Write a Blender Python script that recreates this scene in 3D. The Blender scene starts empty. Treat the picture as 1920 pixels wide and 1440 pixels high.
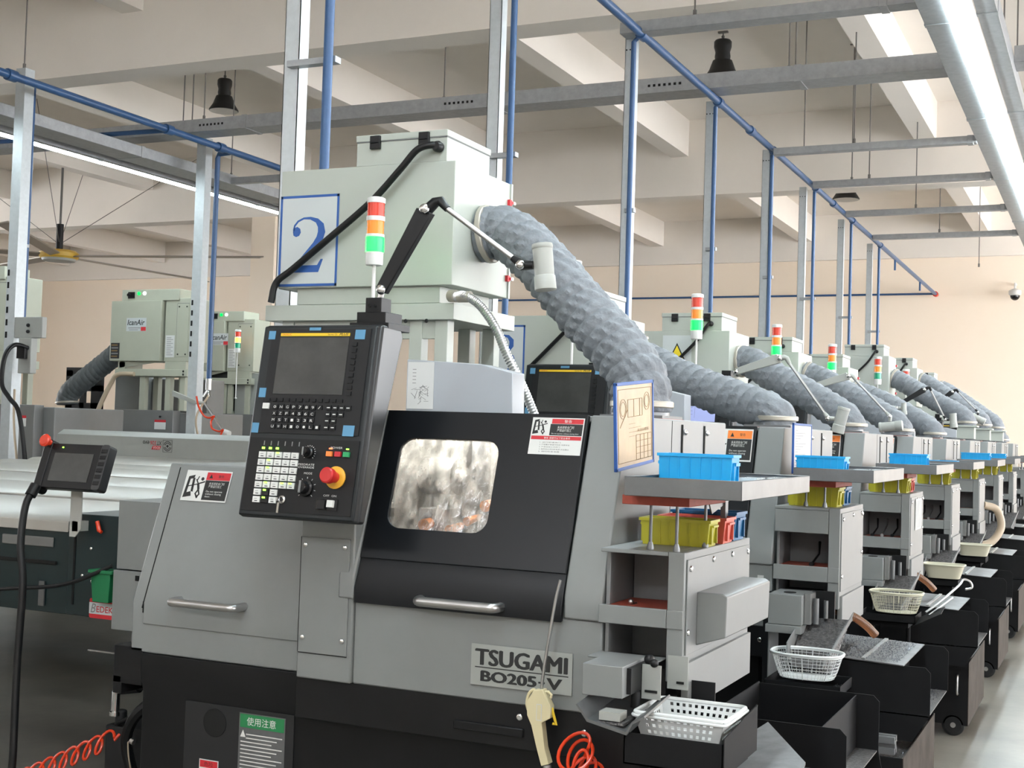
import bpy, bmesh, math, random
from mathutils import Vector, Matrix
random.seed(7)
D = bpy.data; SC = bpy.context.scene; COL = SC.collection
V = Vector; PI = math.pi

# ------------------------------------------------------------------ camera, world, exposure
cam_d = D.cameras.new('camera'); cam = D.objects.new('camera', cam_d); COL.objects.link(cam)
Xc = V((0.90707621, -0.01310604, 0.42076239)); Yc = V((0.41979235, -0.04643721, -0.90643145)); Zc = V((0.03141876, 0.99883523, -0.03662027))
# rows are the world axes seen from the camera: the rotation matrix of a camera 1.55 m above the floor
cam.matrix_world = Matrix(((Xc.x, Xc.y, Xc.z, 0.0), (Yc.x, Yc.y, Yc.z, 0.0), (Zc.x, Zc.y, Zc.z, 1.55), (0, 0, 0, 1)))
cam_d.sensor_fit = 'HORIZONTAL'; cam_d.sensor_width = 36.0; cam_d.lens = 2439.94 / 1920 * 36.0
cam_d.clip_start = 0.05; cam_d.clip_end = 200
SC.camera = cam
SC.view_settings.view_transform = 'Standard'; SC.view_settings.look = 'None'
SC.view_settings.gamma = 1.0; SC.view_settings.use_curve_mapping = False
SC.view_settings.exposure = 0.9
W = D.worlds.new('sky'); SC.world = W; W.use_nodes = True
bg = W.node_tree.nodes['Background']; bg.inputs[0].default_value = (0.93, 0.96, 1.0, 1); bg.inputs[1].default_value = 8.5
LED_POWER = 30.0

# ------------------------------------------------------------------ materials
MATS = {}
def mat(name, col=(.5, .5, .5), rough=.5, metal=0.0, noise=0.0, nscale=8.0, bump=0.0, bscale=60.0, emit=None, estr=1.0,
        trans=0.0, alpha=1.0, spec=.5, stretch=None, col2=None):
    m = D.materials.new(name); m.use_nodes = True; nt = m.node_tree; b = nt.nodes['Principled BSDF']
    b.inputs['Base Color'].default_value = (*col, 1); b.inputs['Roughness'].default_value = rough
    b.inputs['Metallic'].default_value = metal; b.inputs['Specular IOR Level'].default_value = spec
    b.inputs['Transmission Weight'].default_value = trans; b.inputs['Alpha'].default_value = alpha
    if emit: b.inputs['Emission Color'].default_value = (*emit, 1); b.inputs['Emission Strength'].default_value = estr
    if noise or bump:
        tc = nt.nodes.new('ShaderNodeTexCoord'); src = tc.outputs['Object']
        if stretch:
            mp = nt.nodes.new('ShaderNodeMapping'); mp.inputs['Scale'].default_value = stretch
            nt.links.new(src, mp.inputs[0]); src = mp.outputs[0]
    if noise:
        n = nt.nodes.new('ShaderNodeTexNoise'); n.inputs['Scale'].default_value = nscale; n.inputs['Detail'].default_value = 6
        n.inputs['Roughness'].default_value = .65
        nt.links.new(src, n.inputs['Vector'])
        r = nt.nodes.new('ShaderNodeValToRGB'); r.color_ramp.elements[0].position = .3; r.color_ramp.elements[1].position = .7
        c2 = col2 or tuple(max(0, c * (1 - noise)) for c in col)
        r.color_ramp.elements[0].color = (*c2, 1); r.color_ramp.elements[1].color = (*col, 1)
        nt.links.new(n.outputs['Fac'], r.inputs[0]); nt.links.new(r.outputs[0], b.inputs['Base Color'])
    if bump:
        n2 = nt.nodes.new('ShaderNodeTexNoise'); n2.inputs['Scale'].default_value = bscale; n2.inputs['Detail'].default_value = 4
        nt.links.new(src, n2.inputs['Vector'])
        bp = nt.nodes.new('ShaderNodeBump'); bp.inputs['Strength'].default_value = bump; bp.inputs['Distance'].default_value = .01
        nt.links.new(n2.outputs['Fac'], bp.inputs['Height']); nt.links.new(bp.outputs[0], b.inputs['Normal'])
    MATS[name] = m; return m
mat('grey_paint', (.215, .223, .222), .42, noise=.08, nscale=5, bump=.02, bscale=400)
mat('grey_dark', (.14, .143, .146), .45, noise=.1)
mat('recess', (.20, .205, .21), .5, noise=.15, nscale=10)
mat('cream', (.405, .43, .39), .4, noise=.05, nscale=4)
mat('cream_old', (.40, .41, .33), .45, noise=.06, nscale=4)
mat('white_cover', (.40, .42, .455), .35, noise=.03)
mat('black', (.009, .009, .010), .42, noise=.3, nscale=6, spec=.3)
mat('black_door', (.008, .009, .011), .32, noise=.2, nscale=5, spec=.28)
mat('black_matt', (.010, .010, .011), .7)
mat('black_gloss', (.008, .008, .009), .2)
mat('pendant', (.011, .014, .016), .38, spec=.4)
mat('pendant_side', (.020, .021, .023), .33)
mat('key_dark', (.013, .013, .014), .5, spec=.3)
mat('screen', (.055, .055, .052), .3, noise=.45, nscale=9)
mat('screen_lit', (.1, .12, .2), .3, emit=(.42, .48, .85), estr=.45)
mat('yellow_strip', (.75, .5, .02), .5)
mat('tape', (.10, .26, .42), .7)
mat('white', (.66, .66, .64), .5)
mat('paper', (.62, .62, .61), .8)
mat('ink', (.02, .02, .02), .7)
mat('grey_ink', (.2, .2, .2), .8)
mat('tan_ink', (.20, .125, .05), .8)
mat('tan_paper', (.42, .28, .12), .35, noise=.3, nscale=7, col2=(.31, .20, .08))
mat('label_red', (.55, .02, .03), .5)
mat('label_orange', (.85, .22, .03), .5)
mat('warn_yellow', (.85, .65, .02), .5)
mat('green_label', (.02, .20, .07), .4)
mat('chrome', (.75, .75, .75), .18, metal=1)
mat('brushed', (.55, .55, .55), .35, metal=1, noise=.1)
mat('galv', (.40, .415, .43), .45, metal=.35, noise=.22, nscale=14)
mat('galv_post', (.54, .58, .60), .4, metal=.3, noise=.12, nscale=25)
mat('stainless', (.19, .195, .20), .38, metal=.6, noise=.2, nscale=12)
mat('blue_pipe', (.035, .10, .24), .35, noise=.12, nscale=20)
mat('blue_paint', (.02, .09, .33), .5)
mat('cloth', (.185, .198, .22), .6, noise=.22, nscale=25, bump=.6, bscale=45)
mat('cloth_dark', (.10, .11, .115), .6, noise=.15, bump=.4, bscale=60)
mat('clamp', (.38, .35, .30), .4, metal=.4)
mat('arm_black', (.008, .008, .009), .35, spec=.3)
mat('lamp_grey', (.36, .37, .345), .45)
mat('rubber_red', (.36, .06, .035), .6, noise=.3, nscale=30)
mat('bin_blue', (.01, .36, .75), .35, noise=.1)
mat('bin_yellow', (.42, .39, .02), .4, noise=.1)
mat('bin_red', (.60, .10, .07), .4)
mat('bin_navy', (.01, .12, .28), .4)
mat('clear_plastic', (.8, .85, .86), .15, alpha=.35)
mat('basket_white', (.66, .68, .68), .4)
mat('basket_cream', (.56, .54, .42), .45)
mat('gun_cream', (.66, .58, .36), .45)
mat('hose_orange', (.68, .045, .01), .25)
mat('hose_clear', (.34, .15, .07), .25, trans=.6)
mat('hose_beige', (.45, .36, .26), .5)
mat('estop_red', (.5, .02, .02), .35)
mat('estop_yellow', (.75, .38, .03), .4)
mat('btn_orange', (.8, .22, .04), .4); mat('btn_red', (.5, .02, .03), .4); mat('btn_green', (.02, .30, .10), .4)
mat('led_green', (.1, .8, .05), .4, emit=(.3, 1, .05), estr=3)
mat('led_red', (.9, .1, .03), .4, emit=(1, .15, .05), estr=2)
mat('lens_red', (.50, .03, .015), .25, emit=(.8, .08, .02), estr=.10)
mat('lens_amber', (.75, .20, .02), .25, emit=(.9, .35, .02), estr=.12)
mat('lens_green', (.0, .30, .16), .25)
mat('lens_green_on', (.0, .5, .1), .3, emit=(0, 1, .06), estr=1.2)
mat('lens_green_bright', (.0, .5, .1), .3, emit=(.005, 1, .02), estr=5)
mat('lens_amber_on', (.8, .4, .05), .3, emit=(1, .42, .03), estr=4)
mat('led_white', (.9, .95, 1), .4, emit=(.80, .95, 1.0), estr=LED_POWER)
mat('work_light', (1, 1, 1), .4, emit=(1, .97, .9), estr=34)
mat('cart_black', (.008, .008, .009), .65, noise=.35, nscale=7, spec=.2)
mat('cart_worn', (.085, .07, .06), .75, spec=.15, noise=.55, nscale=6)
mat('chip_sheet', (.20, .19, .19), .4, metal=.5, noise=.8, nscale=90, bump=.8, bscale=160)
mat('chips', (.16, .165, .19), .3, metal=.9)
mat('steel_lid', (.20, .195, .20), .5, metal=.5, noise=.35, nscale=16)
mat('brass', (.85, .30, .08), .3, metal=.7)
mat('interior', (.50, .49, .46), .35, metal=.5, noise=.6, nscale=14)
mat('silver_lid', (.50, .485, .45), .3, metal=.3, noise=.1, nscale=3)
mat('silver_face', (.45, .45, .42), .4, noise=.1)
mat('teal_black', (.008, .02, .022), .35)
mat('machine_mid', (.19, .19, .187), .4, metal=.15, noise=.12, nscale=3)
mat('machine_light', (.33, .34, .32), .4, noise=.06)
mat('green_bin', (.01, .16, .06), .5)
mat('sign_white', (.50, .53, .54), .5)
mat('blade', (.33, .29, .24), .4, metal=.3)
mat('fan_gold', (.6, .38, .05), .4)
mat('rod', (.15, .14, .13), .5)
mat('dark_hole', (.004, .004, .004), .9)
mat('lamp_black', (.01, .01, .01), .45)
mat('lamp_white', (.55, .52, .48), .6)
# painted building surfaces
mat('wall_paint', (.95, .83, .70), .85, noise=.10, nscale=.35, col2=(.94, .80, .65), bump=.04, bscale=30)
mat('ceiling_paint', (.88, .82, .75), .9, noise=.06, nscale=.6, bump=.04, bscale=20)
mat('floor_paint', (.27, .25, .215), .30, noise=.5, nscale=1.7, col2=(.15, .14, .12), bump=.12, bscale=5)
# wet splashed pane
def glass_mat():
    m = D.materials.new('wet_glass'); m.use_nodes = True; nt = m.node_tree; nt.nodes.clear(); N = nt.nodes.new; L = nt.links.new
    out = N('ShaderNodeOutputMaterial'); tr = N('ShaderNodeBsdfTransparent'); gl = N('ShaderNodeBsdfGlossy'); df = N('ShaderNodeBsdfTranslucent')
    gl.inputs['Roughness'].default_value = .12; df.inputs['Color'].default_value = (.75, .75, .72, 1)
    tc = N('ShaderNodeTexCoord'); mp = N('ShaderNodeMapping'); mp.inputs['Scale'].default_value = (1, 1, .5); L(tc.outputs['Object'], mp.inputs[0])
    n = N('ShaderNodeTexNoise'); n.inputs['Scale'].default_value = 32; n.inputs['Detail'].default_value = 9; L(mp.outputs[0], n.inputs['Vector'])
    vo = N('ShaderNodeTexVoronoi'); vo.inputs['Scale'].default_value = 120; L(tc.outputs['Object'], vo.inputs['Vector'])
    rp = N('ShaderNodeValToRGB'); rp.color_ramp.elements[0].position = .42; rp.color_ramp.elements[1].position = .68
    rp.color_ramp.elements[0].color = (.04, .04, .04, 1); rp.color_ramp.elements[1].color = (.45, .45, .45, 1); L(n.outputs['Fac'], rp.inputs[0])
    m1 = N('ShaderNodeMixShader'); L(rp.outputs[0], m1.inputs[0]); L(tr.outputs[0], m1.inputs[1]); L(df.outputs[0], m1.inputs[2])
    lt = N('ShaderNodeMath'); lt.operation = 'LESS_THAN'; lt.inputs[1].default_value = .18; L(vo.outputs['Distance'], lt.inputs[0])
    ml = N('ShaderNodeMath'); ml.operation = 'MULTIPLY_ADD'; ml.inputs[1].default_value = .3; ml.inputs[2].default_value = .1; L(lt.outputs[0], ml.inputs[0])
    bp = N('ShaderNodeBump'); bp.inputs['Strength'].default_value = .8; bp.inputs['Distance'].default_value = .004; L(n.outputs['Fac'], bp.inputs['Height'])
    L(bp.outputs[0], gl.inputs['Normal'])
    m2 = N('ShaderNodeMixShader'); L(ml.outputs[0], m2.inputs[0]); L(m1.outputs[0], m2.inputs[1]); L(gl.outputs[0], m2.inputs[2])
    L(m2.outputs[0], out.inputs[0]); MATS['wet_glass'] = m
glass_mat()

# ------------------------------------------------------------------ mesh builder
class MB:
    def __init__(s, m='grey_paint'): s.v = []; s.f = []; s.fm = []; s.names = []; s.m = m
    def mi(s, m):
        m = m or s.m
        if m not in s.names: s.names.append(m)
        return s.names.index(m)
    def add(s, vs, fs, m=None):
        o = len(s.v); k = s.mi(m); s.v += [V(p) for p in vs]
        for f in fs: s.f.append([i + o for i in f]); s.fm.append(k)
        return s
    def hexa(s, p, m=None):   # 8 corners: bottom ring 0-3, top ring 4-7
        return s.add(p, [(0, 3, 2, 1), (4, 5, 6, 7), (0, 1, 5, 4), (1, 2, 6, 5), (2, 3, 7, 6), (3, 0, 4, 7)], m)
    def box(s, x0, x1, y0, y1, z0, z1, m=None):
        return s.hexa([(x0, y0, z0), (x1, y0, z0), (x1, y1, z0), (x0, y1, z0), (x0, y0, z1), (x1, y0, z1), (x1, y1, z1), (x0, y1, z1)], m)
    def obox(s, c, ux, uy, uz, m=None):   # centre and three half vectors
        c = V(c); ux = V(ux); uy = V(uy); uz = V(uz)
        return s.hexa([c - ux - uy - uz, c + ux - uy - uz, c + ux + uy - uz, c - ux + uy - uz, c - ux - uy + uz, c + ux - uy + uz, c + ux + uy + uz, c - ux + uy + uz], m)
    def extr(s, poly, d, m=None):          # planar polygon of 3D points pushed along d
        n = len(poly); a = [V(p) for p in poly]; b = [p + V(d) for p in a]
        return s.add(a + b, [tuple(range(n))[::-1], tuple(range(n, 2 * n))] + [(i, (i + 1) % n, n + (i + 1) % n, n + i) for i in range(n)], m)
    def px(s, yz, x0, x1, m=None): return s.extr([(x0, y, z) for y, z in yz], (x1 - x0, 0, 0), m)
    def py(s, xz, y0, y1, m=None): return s.extr([(x, y0, z) for x, z in xz], (0, y1 - y0, 0), m)
    def pz(s, xy, z0, z1, m=None): return s.extr([(x, y, z0) for x, y in xy], (0, 0, z1 - z0), m)
    def tube(s, pts, r, seg=10, m=None, cap=True, closed=False):
        pts = [V(p) for p in pts]; n = len(pts); rings = []; prev = None
        rs = r if isinstance(r, (list, tuple)) else [r] * n
        for i, p in enumerate(pts):
            a = pts[(i - 1) % n] if (closed or i > 0) else p; b = pts[(i + 1) % n] if (closed or i < n - 1) else p
            t = (b - a).normalized()
            if prev is None: u = t.orthogonal().normalized()
            else: u = (prev - t * prev.dot(t)); u = u.normalized() if u.length > 1e-6 else t.orthogonal().normalized()
            prev = u; w = t.cross(u)
            rings.append([p + (u * math.cos(2 * PI * k / seg) + w * math.sin(2 * PI * k / seg)) * rs[i] for k in range(seg)])
        vs = [q for ring in rings for q in ring]; fs = []
        for i in range(n if closed else n - 1):
            j = (i + 1) % n
            for k in range(seg): fs.append((i * seg + k, i * seg + (k + 1) % seg, j * seg + (k + 1) % seg, j * seg + k))
        if cap and not closed: fs += [tuple(range(seg))[::-1], tuple(range((n - 1) * seg, n * seg))]
        return s.add(vs, fs, m)
    def cyl(s, p0, p1, r0, r1=None, seg=16, m=None): return s.tube([p0, p1], [r0, r0 if r1 is None else r1], seg, m)
    def lathe(s, prof, p, axis=(0, 0, 1), seg=20, m=None):   # prof = [(radius, height)]
        p = V(p); t = V(axis).normalized(); u = t.orthogonal().normalized(); w = t.cross(u)
        vs = [p + t * h + (u * math.cos(2 * PI * k / seg) + w * math.sin(2 * PI * k / seg)) * max(r, 1e-4) for r, h in prof for k in range(seg)]
        fs = [(i * seg + k, i * seg + (k + 1) % seg, (i + 1) * seg + (k + 1) % seg, (i + 1) * seg + k) for i in range(len(prof) - 1) for k in range(seg)]
        fs += [tuple(range(seg))[::-1], tuple(range((len(prof) - 1) * seg, len(prof) * seg))]
        return s.add(vs, fs, m)
    def ball(s, c, r, m=None, seg=14):
        return s.lathe([(r * math.sin(PI * i / 8), -r * math.cos(PI * i / 8)) for i in range(9)], c, (0, 0, 1), seg, m)
    def build(s, name, parent=None, org=None, bevel=0.0, smooth=True, loc=None):
        """links ONE mesh object; its vertices are written relative to org (the thing's origin)"""
        org = V(org) if org is not None else (V(parent['_o']) if parent else V((0, 0, 0)))
        me = D.meshes.new(name); me.from_pydata([tuple(p - org) for p in s.v], [], s.f)
        for n in s.names: me.materials.append(MATS[n])
        for p, k in zip(me.polygons, s.fm): p.material_index = k
        bm = bmesh.new(); bm.from_mesh(me); bmesh.ops.recalc_face_normals(bm, faces=bm.faces); bm.to_mesh(me); bm.free()
        if smooth: me.shade_smooth(); me.set_sharp_from_angle(angle=math.radians(38))
        o = D.objects.new(name, me); COL.objects.link(o)
        if parent: o.parent = parent
        else: o.location = V(loc) if loc is not None else org
        o['_o'] = tuple(org)
        if bevel:
            b = o.modifiers.new('bevel', 'BEVEL'); b.width = bevel; b.segments = 2; b.limit_method = 'ANGLE'; b.angle_limit = math.radians(40)
        return o
def tag(o, label, cat, group=None, kind=None):
    if label: o['label'] = label
    if cat: o['category'] = cat
    if group: o['group'] = group
    if kind: o['kind'] = kind
    return o
def thing(name, label, cat, org, group=None, dy=0.0):
    """Empty at the base; parts are modelled at dy = 0 and the whole thing stands dy further along the row"""
    o = D.objects.new(name, None); COL.objects.link(o); o.location = V(org) + V((0, dy, 0)); o['_o'] = tuple(org)
    o.empty_display_size = .1
    return tag(o, label, cat, group)
def struct(mb, name, bevel=0): o = mb.build(name, bevel=bevel, org=(0, 0, 0)); o['kind'] = 'structure'; return o
def copy_tree(o, dy=0.0, dx=0.0, label=None, parent=None):
    c = o.copy(); COL.objects.link(c)
    if parent: c.parent = parent
    else:
        c.location = o.location + V((dx, dy, 0))
        if label: c['label'] = label
    for ch in list(o.children): copy_tree(ch, parent=c)
    return c
def spline(pts, n=8):
    P = [V(p) for p in pts]; P = [P[0] * 2 - P[1]] + P + [P[-1] * 2 - P[-2]]; out = []
    for i in range(1, len(P) - 2):
        for k in range(n):
            t = k / n; a, b, c, d = P[i - 1], P[i], P[i + 1], P[i + 2]
            out.append(.5 * ((2 * b) + (c - a) * t + (2 * a - 5 * b + 4 * c - d) * t * t + (3 * b - a - 3 * c + d) * t ** 3))
    return out + [P[-2]]
class Fr:
    """flat work frame on a surface: origin, unit right, unit up; n points out"""
    def __init__(s, o, ux, uy): s.o = V(o); s.ux = V(ux).normalized(); s.uy = V(uy).normalized(); s.n = s.ux.cross(s.uy)
    def at(s, a, b, c=0): return s.o + s.ux * a + s.uy * b + s.n * c
    def rect(s, mb, a0, a1, b0, b1, c0, c1, m=None):
        return mb.hexa([s.at(a0, b0, c0), s.at(a1, b0, c0), s.at(a1, b1, c0), s.at(a0, b1, c0), s.at(a0, b0, c1), s.at(a1, b0, c1), s.at(a1, b1, c1), s.at(a0, b1, c1)], m)
    def poly(s, mb, pts, c0, c1, m=None): return mb.extr([s.at(a, b, c0) for a, b in pts], s.n * (c1 - c0), m)
TXT = {}
def text(mb, fr, body, a0, b0, w, h, c=.001, m='ink', shear=0.0, bold=0.0, th=.0006, spacing=1.0):
    """lettering fitted in the box (a0,b0)-(a0+w,b0+h) of the frame"""
    key = (body, shear, bold, spacing)
    if key not in TXT:
        cu = D.curves.new('lettering', 'FONT'); cu.body = body; cu.shear = shear; cu.offset = bold; cu.resolution_u = 3; cu.fill_mode = 'FRONT'; cu.space_character = spacing
        ob = D.objects.new('lettering', cu); COL.objects.link(ob); bpy.context.view_layer.update()
        dg = bpy.context.evaluated_depsgraph_get(); me = D.meshes.new_from_object(ob.evaluated_get(dg))
        TXT[key] = ([v.co.copy() for v in me.vertices], [tuple(p.vertices) for p in me.polygons])
        D.objects.remove(ob); D.curves.remove(cu); D.meshes.remove(me)
    vs, fs = TXT[key]
    if not vs: return
    x0 = min(v.x for v in vs); x1 = max(v.x for v in vs); y0 = min(v.y for v in vs); y1 = max(v.y for v in vs)
    sx = w / max(x1 - x0, 1e-6); sy = h / max(y1 - y0, 1e-6)
    mb.add([fr.at(a0 + (v.x - x0) * sx, b0 + (v.y - y0) * sy, c) for v in vs], fs, m)
def ribbon(mb, fr, pts, ws, c0, c1, m):
    """pen stroke of changing width"""
    n = len(pts); L = []; R = []
    for i in range(n):
        a = V(pts[max(i - 1, 0)]); b = V(pts[min(i + 1, n - 1)]); t = (b - a).normalized(); q = V((-t.y, t.x))
        L.append(V(pts[i]) + q * ws[i] / 2); R.append(V(pts[i]) - q * ws[i] / 2)
    for i in range(n - 1): fr.poly(mb, [L[i], L[i + 1], R[i + 1], R[i]], c0, c1, m)
def falling_man(mb, fr, a, b, s, m='ink'):
    """door leaf and struck figure pictogram, box s wide and s high"""
    P = lambda pts: [(a + x * s, b + y * s) for x, y in pts]
    fr.poly(mb, P([(.05, .05), (.12, .88), (.40, .95), (.38, .82), (.22, .78), (.18, .25), (.36, .30), (.42, .12)]), .0007, .0012, m)
    fr.poly(mb, P([(.36, .30), (.33, .80), (.43, .84), (.46, .28)]), .0007, .0012, m)
    for p, w in (([(.62, .62), (.70, .38)], .10), ([(.70, .38), (.60, .22), (.72, .05)], .07), ([(.70, .38), (.78, .2), (.68, .08)], .07),
                 ([(.63, .6), (.5, .78)], .05), ([(.66, .62), (.92, .7)], .05), ([(.2, .5), (.62, .6)], .035), ([(.55, .75), (.6, .9)], .04)):
        q = P(p); ribbon(mb, fr, q, [w * s] * len(q), .0007, .0012, m)
    mb.lathe([(.07 * s, 0), (.07 * s, .0006)], fr.at(a + .78 * s, b + .8 * s, .0007), fr.n, 12, m)
def warning_label(parent, fr, w, h, style='red', name='warning_label'):
    mb = MB('white'); fr.rect(mb, 0, w, 0, h, 0, .0006)
    top = 'label_red' if style != 'orange' else 'label_orange'
    if style == 'tall':
        hh = h * .5; falling_man(mb, fr, .01 * w, h * .52, h * .46)
        fr.rect(mb, w * .38, w * .98, h * .84, h * .97, .0006, .0010, top); fr.rect(mb, w * .36, w * .98, h * .52, h * .83, .0006, .0010, 'ink')
        fr.rect(mb, w * .02, w * .98, h * .40, h * .50, .0006, .0010, top)
        text(mb, fr, '警告', w * .62, h * .865, w * .14, h * .08, .0012, 'white')
        text(mb, fr, '未关闭安全门时\n严禁运行加工', w * .5, h * .62, w * .32, h * .16, .0012, 'white')
        text(mb, fr, 'Do not operate without closing door', w * .40, h * .545, w * .52, h * .04, .0012, 'white')
        text(mb, fr, '警告 请遵守以下安全事项', w * .27, h * .42, w * .5, h * .055, .0012, 'white')
        for i, l in enumerate(('1. 运行前请关门', '2. 严禁戴手套操作机床 注意安全', '3. 严禁在加工中开门', '4. 保养前必须切断电源 并且确认', '5. 按时检查油面')):
            text(mb, fr, l, w * .2, h * (.31 - i * .062), w * (.4 + .18 * (i % 2)), h * .035, .0008, 'ink')
    else:
        falling_man(mb, fr, .01 * w, h * .06, min(h * .88, w * .48)); fr.rect(mb, w * .46, w * .98, h * .70, h * .95, .0006, .0010, top)
        fr.rect(mb, w * .46, w * .98, h * .05, h * .69, .0006, .0010, 'ink')
        fr.poly(mb, [(w * .52, h * .76), (w * .60, h * .76), (w * .56, h * .89)], .001, .0014, 'ink')
        text(mb, fr, '警告', w * .72, h * .78, w * .12, h * .09, .0012, 'ink')
        text(mb, fr, '未关闭安全门时\n严禁运行加工', w * .55, h * .45, w * .34, h * .18, .0012, 'white')
        text(mb, fr, 'Do not operate\nwithout closing\ndoor.', w * .52, h * .14, w * .36, h * .22, .0012, 'white')
    return mb.build(name, parent)
def rounded(a0, a1, b0, b1, r, n=5):
    out = []
    for cx, cy, s in ((a1 - r, b1 - r, 0), (a0 + r, b1 - r, 1), (a0 + r, b0 + r, 2), (a1 - r, b0 + r, 3)):
        for k in range(n + 1):
            t = (s + k / n) * PI / 2; out.append((cx + r * math.cos(t), cy + r * math.sin(t)))
    return out
def holed_plate(mb, fr, outer, inner, c0, c1, m=None):
    """plate with outer rect (a0,a1,b0,b1) and one inner loop of 4(n+1) points"""
    a0, a1, b0, b1 = outer; n = len(inner); cx = sum(p[0] for p in inner) / n; cy = sum(p[1] for p in inner) / n; out = []
    for x, y in inner:
        dx, dy = x - cx, y - cy; t = min([((a1 if dx > 0 else a0) - cx) / dx if abs(dx) > 1e-9 else 1e9, ((b1 if dy > 0 else b0) - cy) / dy if abs(dy) > 1e-9 else 1e9])
        out.append((cx + dx * t, cy + dy * t))
    for corner in ((a0, b0), (a1, b0), (a1, b1), (a0, b1)):
        k = min(range(n), key=lambda i: (out[i][0] - corner[0]) ** 2 + (out[i][1] - corner[1]) ** 2); out[k] = corner
    vs = [fr.at(*p, c) for c in (c0, c1) for lp in (out, inner) for p in lp]
    fs = []
    for i in range(n):
        j = (i + 1) % n
        fs += [(i, j, n + j, n + i), (2 * n + i, 3 * n + i, 3 * n + j, 2 * n + j), (i, 2 * n + i, 2 * n + j, j), (n + i, n + j, 3 * n + j, 3 * n + i)]
    mb.add(vs, fs, m)
def ORD(n): return ['', 'front', 'second', 'third', 'fourth', 'fifth', 'sixth', 'seventh', 'eighth', 'ninth', 'tenth'][n]
def row(n): return 'front lathe' if n == 1 else ORD(n) + ' lathe in the row'
PITCH = 1.96
def DY(n): return (n - 1) * PITCH

# ================================================================== THE HALL
WALL_Y = 28.2; BZ = 5.25; CZ = 6.42
m = MB('floor_paint'); m.box(-30, 9, -4, WALL_Y + .2, -.2, 0); struct(m, 'floor')
m = MB('ceiling_paint'); m.box(-30, 9, -4, WALL_Y + .2, CZ, CZ + .2); struct(m, 'ceiling')
m = MB('wall_paint'); m.box(-30, 9, WALL_Y, WALL_Y + .2, 0, CZ); struct(m, 'wall_back')
m = MB('ceiling_paint'); m.box(-30.2, -30, -4, 8, 0, CZ); m.box(-30.2, -30, 8, WALL_Y, 0, .9); m.box(-30.2, -30, 8, WALL_Y, 5.2, CZ)
m.box(-30.2, -30, 12, 14, .9, 5.2); m.box(-30.2, -30, 18, WALL_Y, .9, 5.2)  # openings added in this unseen wall to brighten the left of the hall
struct(m, 'wall_left')
m = MB('ceiling_paint'); m.box(-30, 9, -4.2, -4, 0, 4.35); m.box(-30, 9, -4.2, -4, 5.2, CZ)
for xa, xb in ((-30, -13.5), (-9.5, -5.5), (-1.5, .3), (4.3, 9)): m.box(xa, xb, -4.2, -4, 4.35, 5.2)  # gaps for the added strip windows
struct(m, 'wall_front')
m = MB('wall_paint')                                     # window side of the hall, daylight comes through it
m.box(9, 9.25, -4, WALL_Y, 0, .9); m.box(9, 9.25, -4, WALL_Y, 5.2, CZ)
for i in range(0, 8): y = -4 + i * 4.57; m.box(9, 9.25, y, y + (2.6 if i < 4 else .5) if i < 7 else y + .2, .9, 5.2)
struct(m, 'wall_right')
for i in range(0, 7):
    ya = -4 + i * 4.57 + (2.6 if i < 4 else .5); yb = -4 + (i + 1) * 4.57; w = MB('white'); n_ = 3 if i < 4 else 4
    for k in range(n_): y = ya + (yb - ya) * k / (n_ - 1); w.box(9.1, 9.16, max(y - .03, ya), min(y + .03, yb), .9, 5.2)
    for z in (.93, 2.4, 3.9, 5.17): w.box(9.1, 9.16, ya, yb, z - .03, z + .03)
    struct(w, 'window_%d' % (i + 1))
for i, x0 in enumerate((-13.5, -5.5, 0.3)):          # unseen strip windows, added behind the camera to light machine fronts and beams
    w = MB('white')
    for k in range(4): w.box(x0 + k * 1.333 - .03, x0 + k * 1.333 + .03, -4.14, -4.08, 4.35, 5.2)
    for z in (4.38, 5.17): w.box(x0, x0 + 4, -4.14, -4.08, z - .03, z + .03)
    struct(w, 'window_%d' % (i + 8))
# downstand beams across the hall, cross ribs between them, plaster ledge and column
n = 1
for y in (2.0, 10.62, 19.1):
    m = MB('ceiling_paint'); m.box(-30, 9, y, y + .38, BZ, CZ); struct(m, 'trim_%d' % n); n += 1
m = MB('ceiling_paint'); m.box(-30, 9, WALL_Y - .12, WALL_Y, 5.45, CZ); struct(m, 'trim_%d' % n); n += 1
for ya, yb in ((2.38, 10.62), (11.0, 19.1), (19.48, WALL_Y - .12)):
    for x in (5.0, 1.3, -2.35, -6.0, -9.35, -12.9, -16.4, -20, -23.6, -27):
        m = MB('ceiling_paint'); m.box(x - .28, x, ya, yb, 5.86, CZ); struct(m, 'trim_%d' % n); n += 1
m = MB('wall_paint'); m.box(-14.1, -13.6, 19.08, 19.5, 0, BZ); struct(m, 'trim_%d' % n); n += 1
m = MB('wall_paint'); m.box(-23.5, -23.0, 19.08, 19.5, 0, BZ); struct(m, 'trim_%d' % n); n += 1

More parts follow.
